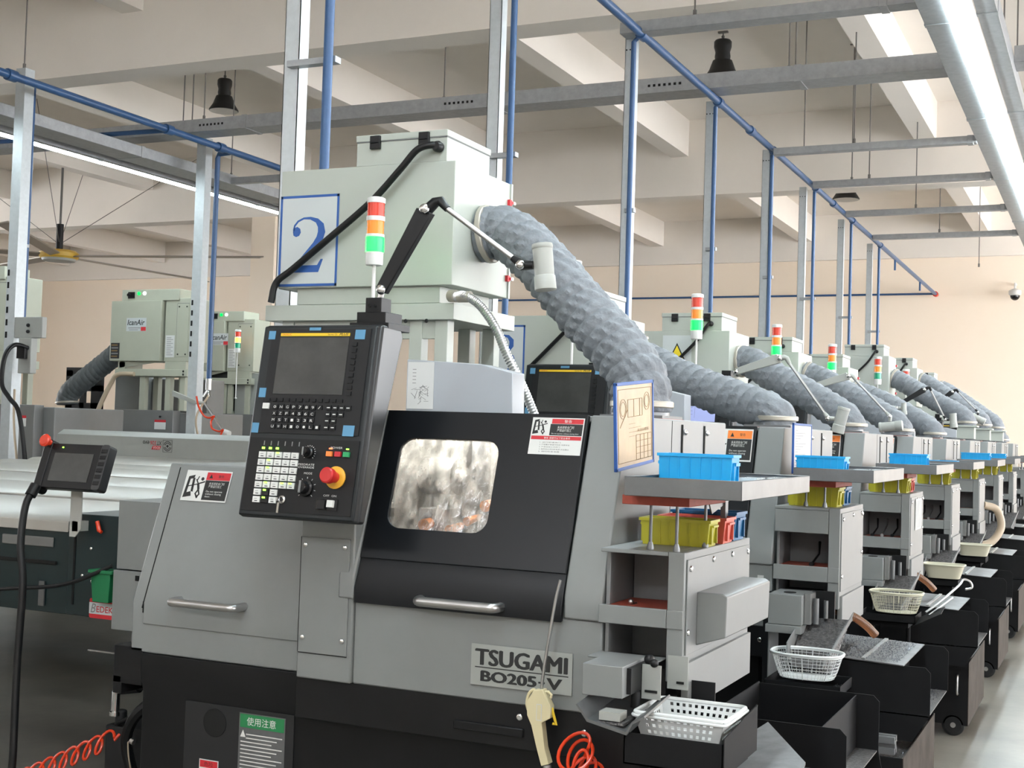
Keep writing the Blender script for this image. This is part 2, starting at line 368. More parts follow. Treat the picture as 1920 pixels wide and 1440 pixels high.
# ------------------------------------------------------------------ light strips with their carrying channels
def led_panel(x0, x1, y0, y1, z, label, group):
    t = thing('led_light_panel', label, 'ceiling light', ((x0 + x1) / 2, y0, z), group)
    m = MB('white'); m.box(x0 - .012, x1 + .012, y0, y1, z + .012, z + .05); m.build('housing', t)
    m = MB('led_white'); m.box(x0, x1, y0 + .008, y1 - .008, z, z + .014); m.build('diffuser', t, smooth=False)
for k in range(17):
    y0 = -1.2 + k * 1.36
    led_panel(-1.115, -.955, y0, y0 + 1.35, 4.6, 'white LED panel of the right-hand overhead light strip', 'LED panels of the right overhead strip')
def channel(name, label, x0, x1, y0, y1, z0, z1, cat='cable tray', group=None, cap=False, m_='galv', holes=()):
    """closed sheet trunking with its cover lip"""
    b = MB(m_); b.box(x0, x1, y0, y1, z0, z1)
    along_x = (x1 - x0) > (y1 - y0)
    L = (x1 - x0) if along_x else (y1 - y0); k = 2.0
    while k < L:                       # joints of the sheet sections
        if along_x: b.box(x0 + k - .03, x0 + k + .03, y0 - .006, y1 + .006, z0 - .006, z1 + .006)
        else: b.box(x0 - .006, x1 + .006, y0 + k - .03, y0 + k + .03, z0 - .006, z1 + .006)
        k += 3.0
    for hx in holes:
        for j in range(7): b.box(hx + j * .05, hx + j * .05 + .025, y0 - .002, y0, (z0 + z1) / 2 - .012, (z0 + z1) / 2 + .012, 'dark_hole')
    o = b.build(name, org=((x0 + x1) / 2, (y0 + y1) / 2, z0), bevel=.004)
    return tag(o, label, cat, group)
channel('light_channel', 'grey sheet metal channel along the left edge of the right light strip', -1.30, -1.13, -1.2, 24.6, 4.615, 4.76, 'light channel')
channel('light_channel', 'grey sheet metal channel along the right edge of the right light strip', -.94, -.80, -1.2, 24.6, 4.66, 4.80, 'light channel')
channel('cable_tray', 'deep galvanised cable trunking crossing the whole hall below the ceiling', -13.6, -1.30, 11.42, 11.72, 4.745, 4.885, holes=(-9.2, -6.15, -4.0))
channel('cable_tray', 'galvanised trunking stub leaving the light strip to the right', -.80, 3.0, 11.42, 11.72, 4.745, 4.885)
channel('cable_tray', 'galvanised cable channel nearest the camera at the top edge', -3.55, -1.30, 9.44, 9.60, 4.68, 4.77)
for i, (y, z) in enumerate(((13.7, 4.60), (15.7, 4.62), (17.85, 4.62), (20.0, 4.62))):
    channel('cable_tray', 'thin grey crossbar from the blue pipe to the light strip, %s behind the deep trunking' % ['first', 'second', 'third', 'fourth'][i],
            -3.36, -1.30, y, y + .10, z, z + .075, group='thin crossbars to the light strip')
for k in range(7):
    y0 = 6.4 + k * 1.5
    led_panel(-10.72, -10.60, y0, y0 + 1.49, 4.5, 'white LED tube of the left-hand overhead light strip', 'LED tubes of the left overhead strip')
channel('light_channel', 'dark grooved rail carrying the left light strip', -10.58, -10.50, 6.4, 16.9, 4.50, 4.60, 'light channel', m_='galv')
channel('cable_tray', 'wide galvanised trunking beside the left light strip', -10.30, -9.95, 6.4, 17.5, 4.50, 4.62)
channel('cable_tray', 'thin galvanised crossbar from the left strip to the second left post', -9.95, -8.3, 13.0, 13.08, 4.50, 4.58)

# ------------------------------------------------------------------ blue air pipes and galvanised posts
def pipe(name, label, pts, r, joints=(), cat='pipe', group=None):
    b = MB('blue_pipe'); b.tube(pts, r, 12)
    for j, d in joints: b.cyl(V(j) - V(d) * .035, V(j) + V(d) * .035, r * 1.45, seg=12)
    return tag(b.build(name, org=pts[0]), label, cat, group)
POSTS = [5.22, 7.42, 9.55, 11.72, 13.9, 16.1, 18.6, 21.0]
b = MB('blue_pipe'); b.tube([(-3.40, 1.0, 4.705), (-3.40, 28.0, 4.665)], .034, 12)
for y in POSTS + [12.9, 17.2]: b.cyl((-3.40, y - .05, 4.705 - y * .0015), (-3.40, y + .05, 4.705 - y * .0015), .046, seg=12)
b.cyl((-3.40, 27.9, 4.665), (-3.40, 28.05, 4.665), .055, seg=12, m='lens_red')
for y in (22.5, 25.6): b.tube([(-3.40, y, 4.67), (-3.40, y, 4.47)], .018, 8)
tag(b.build('air_main', org=(-3.40, 1, 4.70)), 'long blue compressed-air pipe running overhead along the lathes', 'pipe')
b = MB('blue_pipe'); b.tube([(-9.27, 5.0, 4.70), (-9.27, 20.0, 4.64)], .038, 12)
for y in (8.8, 11.0, 11.9): b.cyl((-9.27, y - .05, 4.70 - (y - 5) * .004), (-9.27, y + .05, 4.70 - (y - 5) * .004), .055, seg=12)
tag(b.build('air_main', org=(-9.6, 5, 4.83)), 'blue overhead air pipe between the two left posts', 'pipe')
pipe('air_branch', 'thin blue pipe branching left off the left overhead air pipe', [(-9.27, 11.0, 4.67), (-12.2, 10.8, 4.66)], .026)
pipe('air_branch', 'thin blue pipe crossing the back wall to the pipe end', [(-3.40, 27.9, 4.665), (-14.5, 27.9, 4.665)], .022)
px0 = [-3.45, -3.51, -3.47, -3.43, -3.42, -3.42, -3.42, -3.42]
pp = [(-3.703, .087), (-3.67, .085), (-3.52, .085), (-3.50, .08), (-3.50, .085), (-3.58, .085), (-3.58, .085), (-3.58, .085)]
for i, y in enumerate(POSTS):
    xx, w = pp[i]; x0 = xx - w / 2; b = MB('galv_post')
    b.py([(x0, 0), (x0 + w, 0), (x0 + w, 4.72), (x0, 4.72)], y + .06, y + .064)      # web of the C-section
    b.box(x0, x0 + .004, y + .06, y + .14, 0, 4.72); b.box(x0 + w - .004, x0 + w, y + .06, y + .14, 0, 4.72)
    b.box(x0 - .03, x0 + w + .03, y + .05, y + .15, 0, .008)
    for k in range(3): b.cyl((xx - .03 + .03 * k, y + .059, 4.6), (xx - .03 + .03 * k, y + .0565, 4.6), .006, seg=8, m='dark_hole')
    tag(b.build('galvanised_post', org=(xx, y + .1, 0)), 'galvanised steel post standing behind the ' + (['front lathe, nearest the camera'] + [ORD(k) + ' lathe' for k in range(2, 9)])[i], 'post', 'galvanised posts behind the lathes')
    b = MB('blue_pipe'); b.tube([(-3.40, y, 4.70), (px0[i], y, 4.64), (px0[i], y, 1.5), (px0[i], y, .9)], .021 if i else .024, 12)
    for z in (1.2, 3.3): b.box(min(px0[i] - .02, xx), px0[i] + .028, y + .02, y + .07, z, z + .03, 'galv')
    tag(b.build('air_drop_pipe', org=(px0[i], y, .9)), 'vertical blue air pipe beside the post of the ' + ORD(i + 1) + ' lathe', 'pipe', 'vertical blue air pipes')
for (x, y, z1, w), lab in (((-9.66, 9.35, 4.92, .12), 'tall white-grey post at the left edge, from floor to the overhead pipe'), ((-9.69, 12.15, 4.86, .13), 'tall white-grey post in front of the logo filter unit')):
    b = MB('galv_post'); b.box(x - w / 2, x + w / 2, y - .06, y + .06, 0, z1)
    for k in range(6): b.box(x - w / 2 + .01, x - w / 2 + .035, y - .062, y - .06, 2.3 + k * .12, 2.36 + k * .12, 'dark_hole')
    b.box(x - .1, x + .1, y - .09, y + .09, 0, .012); b.cyl((x, y, z1 - .1), (x, y - .12, z1 - .06), .015, m='chrome')
    tag(b.build('galvanised_post', org=(x, y, 0)), lab, 'post')
b = MB('blue_pipe'); b.tube([(-9.27, 12.1, 4.66), (-9.44, 12.1, 4.65), (-9.46, 12.1, 4.6), (-9.46, 12.1, 2.05)], .03, 10); b.cyl((-9.46, 12.1, 2.05), (-9.46, 12.1, 1.92), .035, m='brushed')
for dx in (-.04, .05): b.tube([(-9.46, 12.1, 1.93), (-9.46 + dx, 12.06, 1.84)], .016, m='chrome')
tag(b.build('air_drop_pipe', org=(-9.46, 12.1, 1.8)), 'vertical blue air pipe with metal couplings beside the second left post', 'pipe')
b = MB('blue_pipe'); b.tube([(-9.69, 9.5, 4.8), (-9.69, 9.5, 2.3)], .018, 10); b.box(-9.70, -9.66, 9.41, 9.5, 3.2, 3.23, 'galv')
tag(b.build('air_drop_pipe', org=(-9.58, 9.5, 2.3)), 'vertical blue air pipe behind the leftmost post', 'pipe')
# steel hanger rods
def rod(x, y, z0, z1, label, r=.007):
    b = MB('rod'); b.cyl((x, y, z0), (x, y, z1), r, seg=8); b.box(x - .05, x + .05, y - .02, y + .02, z1 - .012, z1); b.cyl((x, y, z0), (x, y, z0 + .06), r * 2.2, seg=8)
    tag(b.build('hanger_rod', org=(x, y, z0)), label, 'hanger rod', 'thin hanger rods from the ceiling')
for x, y, z0, z1 in ((-10.05, 9.3, 4.62, CZ), (-9.68, 9.35, 4.92, CZ), (-9.9, 12.0, 4.88, CZ), (-9.77, 12.0, 4.88, CZ), (-9.2, 11.5, 4.88, CZ), (-6.9, 14.5, 3.4, CZ), (-6.25, 11.6, 4.88, BZ + .6),
                     (-3.12, 14.1, 4.7, CZ), (-2.72, 11.6, 4.88, CZ), (-2.66, 11.6, 4.88, CZ), (-2.95, 16.0, 4.72, CZ), (-2.7, 15.75, 4.69, CZ), (-2.45, 17.9, 4.69, CZ), (-2.52, 13.75, 4.67, CZ), (-10.1, 13.2, 4.62, CZ),
                     (-2.4, 20.05, 4.69, CZ), (-2.2, 24.0, 4.69, CZ), (-.85, 11.0, 4.8, CZ), (-.85, 12.5, 4.8, CZ), (-2.97, 9.52, 4.77, BZ + .7)):
    rod(x, y, z0, z1, 'thin dark hanger rod between the ceiling and the overhead trunking')

# ------------------------------------------------------------------ high-bay lamps, ceiling fan, dome camera
def bay_lamp(x, y, z, s, label, zc=CZ):
    t = thing('high_bay_lamp', label, 'pendant lamp', (x, y, z), 'black high-bay lamps'); k = s / .40
    MB('lamp_black').lathe([(.05 * k, .20 * k), (.085 * k, .21 * k), (.09 * k, .25 * k), (.083 * k, .30 * k), (.10 * k, .36 * k), (.10 * k, .42 * k), (.085 * k, .44 * k), (.05 * k, .45 * k)], (x, y, z), seg=24).build('housing', t)
    MB('lamp_black').lathe([(.20 * k, .0), (.20 * k, .012 * k), (.15 * k, .09 * k), (.11 * k, .20 * k), (.07 * k, .21 * k)], (x, y, z + .002), seg=28).build('shade', t)
    MB('lamp_white').lathe([(.193 * k, 0), (.10 * k, .01 * k)], (x, y, z - .004), seg=28).build('lens', t)
    b = MB('rod'); b.tube([(x, y, z + .45 * k), (x, y, zc)], .008 * k, 8); b.ball((x, y, z + .48 * k), .02 * k); b.box(x - .06, x + .06, y - .02, y + .02, zc - .02, zc); b.build('hook', t)
bay_lamp(-11.15, 14.35, 5.82, .40, 'black bell-shaped high-bay lamp over the left aisle, nearest of them')
bay_lamp(-4.32, 15.0, 5.85, .42, 'black bell-shaped high-bay lamp behind the deep trunking at the top')
bay_lamp(-4.146, 22.0, 5.615, .445, 'high-bay lamp seen below the second beam near the thin crossbars')
bay_lamp(-16.97, 21.0, 5.62, .41, 'high-bay lamp half hidden by the second left post')

hub = V((-16.55, 16.95, 4.33)); t = thing('ceiling_fan', 'large slow ceiling fan with yellow hub and long narrow blades at upper left', 'ceiling fan', hub)
MB('fan_gold').lathe([(.30, -.05), (.33, -.02), (.33, .05), (.28, .09)], hub, seg=28).build('hub', t)
MB('lamp_grey').lathe([(.27, -.09), (.29, -.05)], hub, seg=28).build('hub_cover', t)
b = MB('rod'); b.cyl(hub + V((0, 0, .08)), hub + V((0, 0, .55)), .06, m='black'); b.cyl(hub + V((0, 0, .5)), (hub.x, hub.y, CZ), .02); b.build('down_rod', t)
for k in range(5):
    a = math.radians(14 + 72 * k); u = V((math.cos(a), math.sin(a), 0)); w = V((-u.y, u.x, .25)).normalized(); c = hub + u * 2.0
    MB('blade').obox(c, u * 1.7, w * .085, V((0, 0, .012))).build('blade', t, bevel=.006)
for k in range(4):
    a = math.radians(35 + 90 * k); b = MB('rod'); b.tube([hub + V((0, 0, .2)), hub + V((math.cos(a) * 2.6, math.sin(a) * 2.6, CZ - hub.z))], .006, 6); b.build('stay_wire', t)
t = thing('dome_camera', 'small white security dome camera at the right edge near the back wall', 'security camera', (-1.86, 27.9, 4.6))
MB('white').lathe([(.09, 0), (.12, .03), (.12, .10), (.05, .14)], (-1.86, 27.9, 4.6)).build('housing', t)
MB('black_gloss').ball((-1.86, 27.9, 4.6), .095).build('dome', t)
b = MB('white'); b.tube([(-1.86, 27.9, 4.72), (-1.86, 27.9, 4.85), (-1.86, 28.2, 4.85)], .02); b.build('bracket', t)

# ================================================================== THE LATHES
SL = (3.55 - 3.38) / (1.605 - 1.06)            # lean of the sloping front
def front_y(z): return 3.38 + max(0, z - 1.06) * SL
FD = Fr((-2.06, 3.365, 1.06), (1, 0, 0), (0, SL, 1))    # work frame on the sloping door face (a: along, b: up the slope)
def bar_handle(parent, x0, x1, y, z, out=.045, r=.013, name='handle'):
    b = MB('brushed'); e = .02
    b.tube(spline([(x0, y + .02, z), (x0, y - out * .5, z), (x0 + e * .5, y - out, z), (x0 + e * 1.8, y - out - .002, z), ((x0 + x1) / 2, y - out - .002, z), (x1 - e * 1.8, y - out - .002, z), (x1 - e * .5, y - out, z), (x1, y - out * .5, z), (x1, y + .02, z)], 4), r, 12)
    return b.build(name, parent)
def pendant(root, lit=False):
    """operator panel on the left of the sliding door"""
    F = Fr((-2.372, 3.195, 1.277), (1, 0, 0), (0, .10, .573)); w, h = .402, .582
    b = MB('pendant'); F.rect(b, 0, w, 0, h, -.03, 0)
    p = b.build('control_panel', root, bevel=.006)
    b = MB('pendant_side')                                           # wedge-shaped case, deeper towards the top
    b.px([(3.20, 1.272), (3.235, 1.268), (3.425, 1.825), (3.41, 1.848), (3.30, 1.853)], -2.370, -1.955); b.build('case', p, bevel=.008)
    b = MB('black'); F.rect(b, .01, w - .01, .015, .235, 0, .003); F.rect(b, .035, w - .018, .250, h - .012, 0, .004, 'key_dark'); b.build('face_plates', p)
    X = lambda u: u * w; Z = lambda v: (1 - v) * h
    b = MB('screen_lit' if lit else 'screen'); F.rect(b, X(.17), X(.78), Z(.365), Z(.065), .003, .006); b.build('screen', p)
    if lit:
        b = MB('white')
        for k in range(6): F.rect(b, X(.2), X(.45), Z(.12 + .035 * k) - .001, Z(.12 + .035 * k), .006, .0065, 'ink')
        F.rect(b, X(.48), X(.482), Z(.33), Z(.08), .006, .0065, 'ink'); b.build('screen_text', p)
    b = MB('yellow_strip'); F.rect(b, X(.17), X(.78), Z(.058), Z(.042), .004, .006)
    text(b, F, 'FANUC', X(.185), Z(.055), X(.085), .006, .0064, 'label_red'); text(b, F, 'Series Oi', X(.59), Z(.054), X(.08), .005, .0064, 'ink'); text(b, F, 'PLUS', X(.69), Z(.055), X(.08), .007, .0064, 'ink', shear=.3, bold=.02)
    b.build('brand_strip', p)
    b = MB('black')
    for k in range(9): F.rect(b, X(.815), X(.855), Z(.10 + .032 * k) - .007, Z(.10 + .032 * k) + .005, .004, .008)
    for k in range(12): F.rect(b, X(.12 + .058 * k), X(.155 + .058 * k), Z(.405), Z(.388), .004, .008)
    b.build('soft_keys', p)
    b = MB('black'); F.rect(b, X(.10), X(.155), Z(.445), Z(.415), .004, .009, 'white')
    rows_ = ['0 N G P 7 8 9 /', 'X Z F 4 5 6 C', 'M S T 1 2 3 R', 'U W H - 0 . L I']
    for r_, line in enumerate(rows_):
        for k, ch in enumerate(line.split()):
            a = .19 + .056 * k; v = .445 + .034 * r_; F.rect(b, X(a), X(a + .043), Z(v), Z(v - .025), .004, .008)
            text(b, F, ch, X(a + .01), Z(v - .004), X(.022), .008, .0085, 'white')
        for k in range(4 if r_ == 0 else 3 if r_ == 1 else 2):
            a = .66 + .056 * k; v = .445 + .034 * r_; F.rect(b, X(a), X(a + .043), Z(v), Z(v - .025), .004, .008); F.rect(b, X(a + .008), X(a + .034), Z(v - .010), Z(v - .015), .008, .0085, 'white')
    b.build('keyboard', p)
    b = MB('white'); g = MB('led_green'); q = MB('ink')
    lit_keys = {(0, 2), (1, 1), (2, 1), (4, 1), (4, 3), (4, 4), (5, 1), (6, 1)}
    for r_ in range(7):
        for c in range(5 if r_ < 5 else 3):
            a = .125 + .072 * c; v = .70 + .0385 * r_ ; dk = (r_, c) in ((5, 1), (6, 1))
            F.rect(b, X(a), X(a + .062), Z(v), Z(v - .031), .003, .007, 'black_gloss' if dk else 'white')
            if (r_, c) in lit_keys: F.rect(g, X(a + .01), X(a + .036), Z(v - .022), Z(v - .030), .007, .008)
            if not dk:
                F.rect(b, X(a + .018), X(a + .044), Z(v - .006), Z(v - .010), .007, .0074, 'ink'); F.rect(b, X(a + .014 + .01 * (c % 2)), X(a + .04), Z(v - .018), Z(v - .0205), .007, .0074, 'grey_ink')
    for c in range(3): F.rect(g, X(.145 + .062 * c), X(.165 + .062 * c), Z(.655), Z(.645), .003, .007)
    for c in range(6): F.rect(b, X(.15 + .062 * c), X(.158 + .062 * c), Z(.635), Z(.612), .003, .0036, 'grey_ink')
    b.build('keypad', p); g.build('key_lights', p)
    def dial(a, v, r, nm, ticks):
        b = MB('black_gloss'); c = F.at(X(a), Z(v), .003); b.lathe([(r, 0), (r, .010), (r * .78, .012), (r * .74, .030), (r * .66, .034)], c, F.n, 24)
        b.obox(F.at(X(a), Z(v), .036), F.ux * r * .12, F.uy * r * .7, F.n * .004, 'grey_ink')
        for k in range(ticks):
            t = PI * (1.25 - 1.5 * k / (ticks - 1)); d = F.ux * math.cos(t) + F.uy * math.sin(t); b.obox(F.at(X(a), Z(v), .0035) + d * r * 1.22, d * r * .10, F.n.cross(d) * .0007, F.n * .0005, 'white')
        return b.build(nm, p)
    dial(.56, .665, .017, 'feed_dial', 15); dial(.575, .845, .025, 'mode_dial', 9)
    b = MB('white'); text(b, F, 'FEEDRATE\nOVERRIDE', X(.48), Z(.745), X(.14), .014, .0036, 'white'); text(b, F, 'POWER', X(.74), Z(.640), X(.10), .006, .0036, 'white'); text(b, F, 'MODE', X(.54), Z(.775), X(.07), .006, .0036, 'white'); b.build('panel_legends', p)
    for k, c in enumerate(('btn_orange', 'btn_red', 'btn_green')): b = MB(c); F.rect(b, X(.715 + .072 * k), X(.765 + .072 * k), Z(.680), Z(.655), .003, .010); b.build('push_button', p)['label'] = c[4:] + ' push button'
    b = MB('led_red'); F.rect(b, X(.73), X(.755), Z(.643), Z(.637), .003, .006); b.build('indicator_light', p); b = MB('led_green'); F.rect(b, X(.875), X(.895), Z(.643), Z(.637), .003, .006); b.build('indicator_light', p)
    b = MB('estop_yellow'); c = F.at(X(.815), Z(.785), .003); b.lathe([(.033, 0), (.033, .004), (.026, .006)], c, F.n, 28)
    b.lathe([(.016, .006), (.016, .030), (.023, .034), (.023, .052), (.019, .056)], c, F.n, 28, 'estop_red'); b.build('emergency_stop', p)
    b = MB('chrome'); c = F.at(X(.385), Z(.91), .003); b.lathe([(.012, 0), (.012, .006), (.008, .008)], c, F.n, 20); b.lathe([(.007, .008), (.007, .011)], c, F.n, 14, 'black')
    b.obox(F.at(X(.385), Z(.91) - .002, .02), F.ux * .0012, F.uy * .005, F.n * .012); b.obox(F.at(X(.387), Z(.91) - .026, .024), F.ux * .003, F.uy * .015, F.n * .001, 'clamp'); b.build('key_switch', p)
    b = MB('black_gloss'); F.rect(b, X(.68), X(.86), Z(.95), Z(.895), .003, .006); F.rect(b, X(.70), X(.765), Z(.945), Z(.90), .006, .014, 'key_dark'); F.rect(b, X(.785), X(.835), Z(.935), Z(.90), .006, .016, 'white')
    text(b, F, 'OFF', X(.73), Z(.882), X(.05), .006, .0036, 'white'); text(b, F, 'ON', X(.80), Z(.882), X(.04), .006, .0036, 'white'); b.build('rocker_switches', p)
    for u0, u1, v0, v1 in ((.06, .12, .03, .075), (.42, .52, .012, .028), (.825, .91, .025, .075), (.045, .105, .335, .385), (.025, .085, .52, .572), (.825, .92, .52, .575)):
        b = MB('tape'); F.rect(b, X(u0), X(u1), Z(v1), Z(v0), .0045, .0055); b.build('tape_strip', p)['label'] = 'strip of pale blue masking tape'
    b = MB('black'); b.box(-2.09, -1.955, 3.33, 3.46, 1.84, 1.862); b.box(-2.075, -1.975, 3.345, 3.445, 1.862, 1.895); b.box(-2.055, -2.0, 3.36, 3.42, 1.895, 1.94)
    for z in (1.915,):
        for dx in (-.04, -.02): b.cyl((-2.0 + dx, 3.36, z), (-2.0 + dx, 3.356, z), .006, seg=8, m='dark_hole')
    b.build('lamp_bracket', p, bevel=.003)
    b = MB('pendant_side'); b.box(-2.25, -2.08, 3.27, 3.42, 1.30, 1.45); b.box(-2.22, -2.10, 3.35, 3.75, 1.48, 1.54); b.build('mounting_arm', p)
    return p
def interior(root):
    """lit machining chamber behind the pane: bright sheet walls, spindle and copper-coloured tooling"""
    b = MB('interior'); x0, x1, ya, yb, z0, z1 = -2.05, -1.60, 3.47, 3.92, 1.20, 1.57
    b.box(x0, x1, yb, yb + .01, z0, z1); b.box(x0, x0 + .01, ya + .08, yb, z0, z1); b.box(x1 - .01, x1, ya + .08, yb, z0, z1); b.box(x0, x1, ya, yb, z0 - .01, z0); b.box(x0, x1, ya + .08, yb, z1, z1 + .01)
    b.cyl((-2.04, 3.75, 1.40), (-1.92, 3.75, 1.40), .06, seg=20); b.cyl((-1.92, 3.75, 1.40), (-1.88, 3.75, 1.40), .03, .018, seg=20)
    b.box(-1.86, -1.83, 3.66, 3.80, 1.28, 1.52, 'grey_dark'); b.box(-1.99, -1.90, 3.62, 3.86, 1.20, 1.30, 'recess')
    c = b.build('machining_chamber', root)
    b = MB('brass')
    for x, z, r in ((-1.74, 1.32, .018), (-1.70, 1.27, .022), (-1.80, 1.27, .014), (-1.66, 1.33, .014), (-1.95, 1.25, .02), (-1.86, 1.24, .016)): b.cyl((x, 3.58, z), (x, 3.66, z + .01), r, r * .7, 14)
    b.box(-1.99, -1.70, 3.56, 3.60, 1.205, 1.225); b.build('tooling', c)
    b = MB('work_light'); b.box(-1.98, -1.66, 3.66, 3.69, 1.545, 1.56); b.build('chamber_lamp', c)
def label_plate(root):
    F = Fr((-1.668, 3.376, .824), (1, 0, 0), (0, 0, 1)); b = MB('machine_light'); F.rect(b, 0, .313, 0, .116, 0, .002); 
    [text(b, F, 'TSUGAMI', .012 + q * .0016, .057 + (q % 3) * .0010, .282, .045, .0024 + q * .0001, 'ink') for q in range(5)]; F.rect(b, .013, .302, .0495, .0525, .002, .0024, 'ink')
    [text(b, F, 'BO205', .031 + q * .0016, .0115 + (q % 3) * .0011, .170, .029, .0024 + q * .0001, 'ink') for q in range(5)]; text(b, F, '-', .212, .024, .02, .005, .0024, 'ink', bold=.03); [text(b, F, 'V', .236 + q * .0013, .011, .044, .031, .0024 + q * .0001, 'ink') for q in range(5)]
    return b.build('nameplate', root)
def tool_cabinet(root, x0, x1, ya, yb, ztop, zr1, zr0, zlip, zbot, side_box, plain=False):
    """open-fronted tool locker on the right flank"""
    b = MB('grey_paint'); t = .012
    b.box(x0, x1 - .0465, ya + .001, yb - .001, ztop - t, ztop - .0005); b.box(x1 - .0465, x1 - t - .001, ya + t + .001, yb - .001, ztop - t, ztop - .0005)
    b.box(x1 - .045, x1, ya, ya + t, zbot, ztop); b.box(x1 - t, x1 - .0005, ya + t + .0005, yb, zbot + .001, ztop - .0003)     # right post and flank
    if zr1 < ztop - .03: b.box(x0 + .001, x1 - .0465, ya + .0005, ya + t, zr1, ztop - t - .001)
    b.box(x0, x0 + t, ya + .05, yb - t - .001, zbot, ztop - t - .001, 'recess')
    b.box(x0 + t + .001, x1 - t - .001, ya + .24, ya + .25, zbot, ztop - t - .001, 'recess')            # back of the niche
    b.box(x0 + t + .001, x1 - .047, ya + .007, ya + .239, zr0 - t, zr0); b.box(x0, x1 - .046, ya - .006, ya + .006, zlip, zr0 + .012); b.box(x1 - .0455, x1 + .0005, ya - .005, ya - .0005, zlip, zr0 + .012)
    b.box(x0, x1 - t - .001, yb - t, yb - .001, zbot, ztop - t - .001)
    b.cyl((x1 - .03, ya + .08, zlip - .04), (x1 - .03, ya + .08, zlip), .018, seg=14)
    c = b.build('tool_cabinet', root, bevel=.0025)
    b = MB('rubber_red'); b.box(x0 + .005, x1 - .05, ya + .008, ya + .235, zr0, zr0 + .006); b.build('rubber_mat', c)
    if plain: b = MB('grey_paint'); b.box(x0 + .003, x1 - .047, ya - .002, ya + .004, zr0, zr1); b.build('front_cover', c)
    b = MB('grey_paint'); b.box(x1, x1 + .004, ya + .02, yb - .015, zbot + .07, ztop - .02); b.box(x1 - .01, x1 + .010, ya + .03, yb - .002, zbot - .075, zbot + .05)
    for y_, z_ in ((ya + .045, ztop - .045), (ya + .26, ztop - .035), (ya + .46, ztop - .035), (yb - .04, ztop - .04), (ya + .03, zbot + .13), (yb - .05, zbot + .2)): b.lathe([(.009, 0), (.008, .004), (.004, .006)], (x1 + .004, y_, z_), (1, 0, 0), 12, 'chrome')
    b.build('side_panel', c, bevel=.001)
    if side_box:
        b = MB('grey_paint'); b.py([(x1 + .003, .985), (x1 + .085, 1.012), (x1 + .088, 1.122), (x1 + .074, 1.130), (x1 + .003, 1.130)], 3.45, 3.93); b.build('side_box', c, bevel=.003)
    return c
def build_lathe(n, first):
    root = thing('cnc_lathe', '' , 'machine', (-2.1, 3.95, 0))
    b = MB('grey_paint')
    b.px([(3.42, .785), (3.42, .95), (3.585, 1.405), (4.58, 1.405), (4.58, .785)], -2.95, -2.262)
    zb = 1.06
    b.px([(3.37, .78), (3.37, zb), (3.37 + (1.27 - zb) * .0, 1.275), (4.58, 1.275), (4.58, .78)], -2.262, -2.068)       # upright part below the control panel
    b.px([(3.372 + SL * .21, 1.2755), (3.372 + SL * .545, 1.604), (4.579, 1.604), (4.579, 1.2755)], -2.2615, -2.069)
    # frame around the door opening
    b.px([(3.38, .78), (3.38, 1.034), (4.58, 1.034), (4.58, .78)], -2.067, -1.272)
    b.px([(3.36, 1.035), (3.36, 1.10), (3.36 + .545 * SL, 1.605), (3.46 + .545 * SL, 1.605), (3.40, 1.035)], -2.115, -2.062)
    b.px([(3.372, 1.035), (3.372, 1.10), (3.372 + .545 * SL, 1.605), (4.58, 1.605), (4.58, 1.035)], -1.385, -1.2715)
    b.box(-2.061, -1.386, 3.93, 4.579, 1.035, 1.6045); b.box(-2.061, -1.386, 3.64, 3.929, 1.585, 1.6045)
    housing = b.build('housing', root, bevel=.005)
    b = MB('dark_hole'); F = Fr((-2.905, 3.42, .95), (1, 0, 0), (0, .165, .455)); F.rect(b, 0, .004, -.02, .47, -.002, .0015); b.box(-2.905, -2.901, 3.417, 3.4215, .915, .952); b.build('panel_gap', root)
    for y_ in (4.05, 4.30): b = MB('dark_hole'); b.box(-1.272, -1.268, y_, y_ + .012, 1.43, 1.59); b.build('panel_gap', root)
    b = MB('dark_hole'); b.box(-1.272, -1.2705, 3.95, 3.953, 1.29, 1.60); b.build('panel_gap', root)
    for y_ in (4.08, 4.33): b = MB('chrome'); b.ball((-1.268, y_, 1.565), .010); b.build('cover_screw', root)
    # left cover door
    b = MB('grey_paint'); b.px([(3.414, .88), (3.414, .95), (3.578, 1.402), (3.59, 1.402), (3.425, .94), (3.425, .88)], -2.898, -2.29); ld = b.build('cover_door', root, bevel=.002)
    bar_handle(ld, -2.755, -2.50, 3.41, .968)
    FL = Fr((-2.862, 3.414 + .36 * .340 - .0, .95 + .340), (1, 0, 0), (0, .164, .452)); FL.o = V((-2.862, 3.535, 1.283)) + FL.n * .003
    if first: warning_label(ld, FL, .187, .108)
    # small access panel with four screws
    b = MB('grey_paint'); b.box(-2.256, -2.082, 3.364, 3.37, .86, 1.21); b.box(-2.256, -2.082, 3.3665, 3.369, .857, .86, 'dark_hole'); b.box(-2.256, -2.254, 3.3625, 3.369, .86, 1.21, 'dark_hole'); ap = b.build('access_panel', root, bevel=.001)
    for x_ in (-2.238, -2.097):
        for z_ in (.905, 1.185): b = MB('chrome'); b.lathe([(.008, 0), (.007, .004), (.003, .006)], (x_, 3.364, z_), (0, -1, 0), 12); b.build('screw', ap)
    # sliding door with its pane
    b = MB('black_door'); win = rounded(.068, .402, .198, .482, .045)
    holed_plate(b, FD, (0, .672, .10, .570), win, -.008, .006); b.px([(3.362, 1.025), (3.362, 1.07), (3.362 + .10 * SL + .002, 1.158), (3.372 + .10 * SL, 1.158), (3.374, 1.025)], -2.06, -1.388)
    door = b.build('door', root, bevel=.002)
    b = MB('wet_glass'); FD.poly(b, win, -.003, -.001); b.build('window', door)
    b = MB('black_gloss'); inn = rounded(.073, .397, .203, .477, .041); 
    bar_handle(door, -1.83, -1.575, 3.365, 1.052, .04, .014)
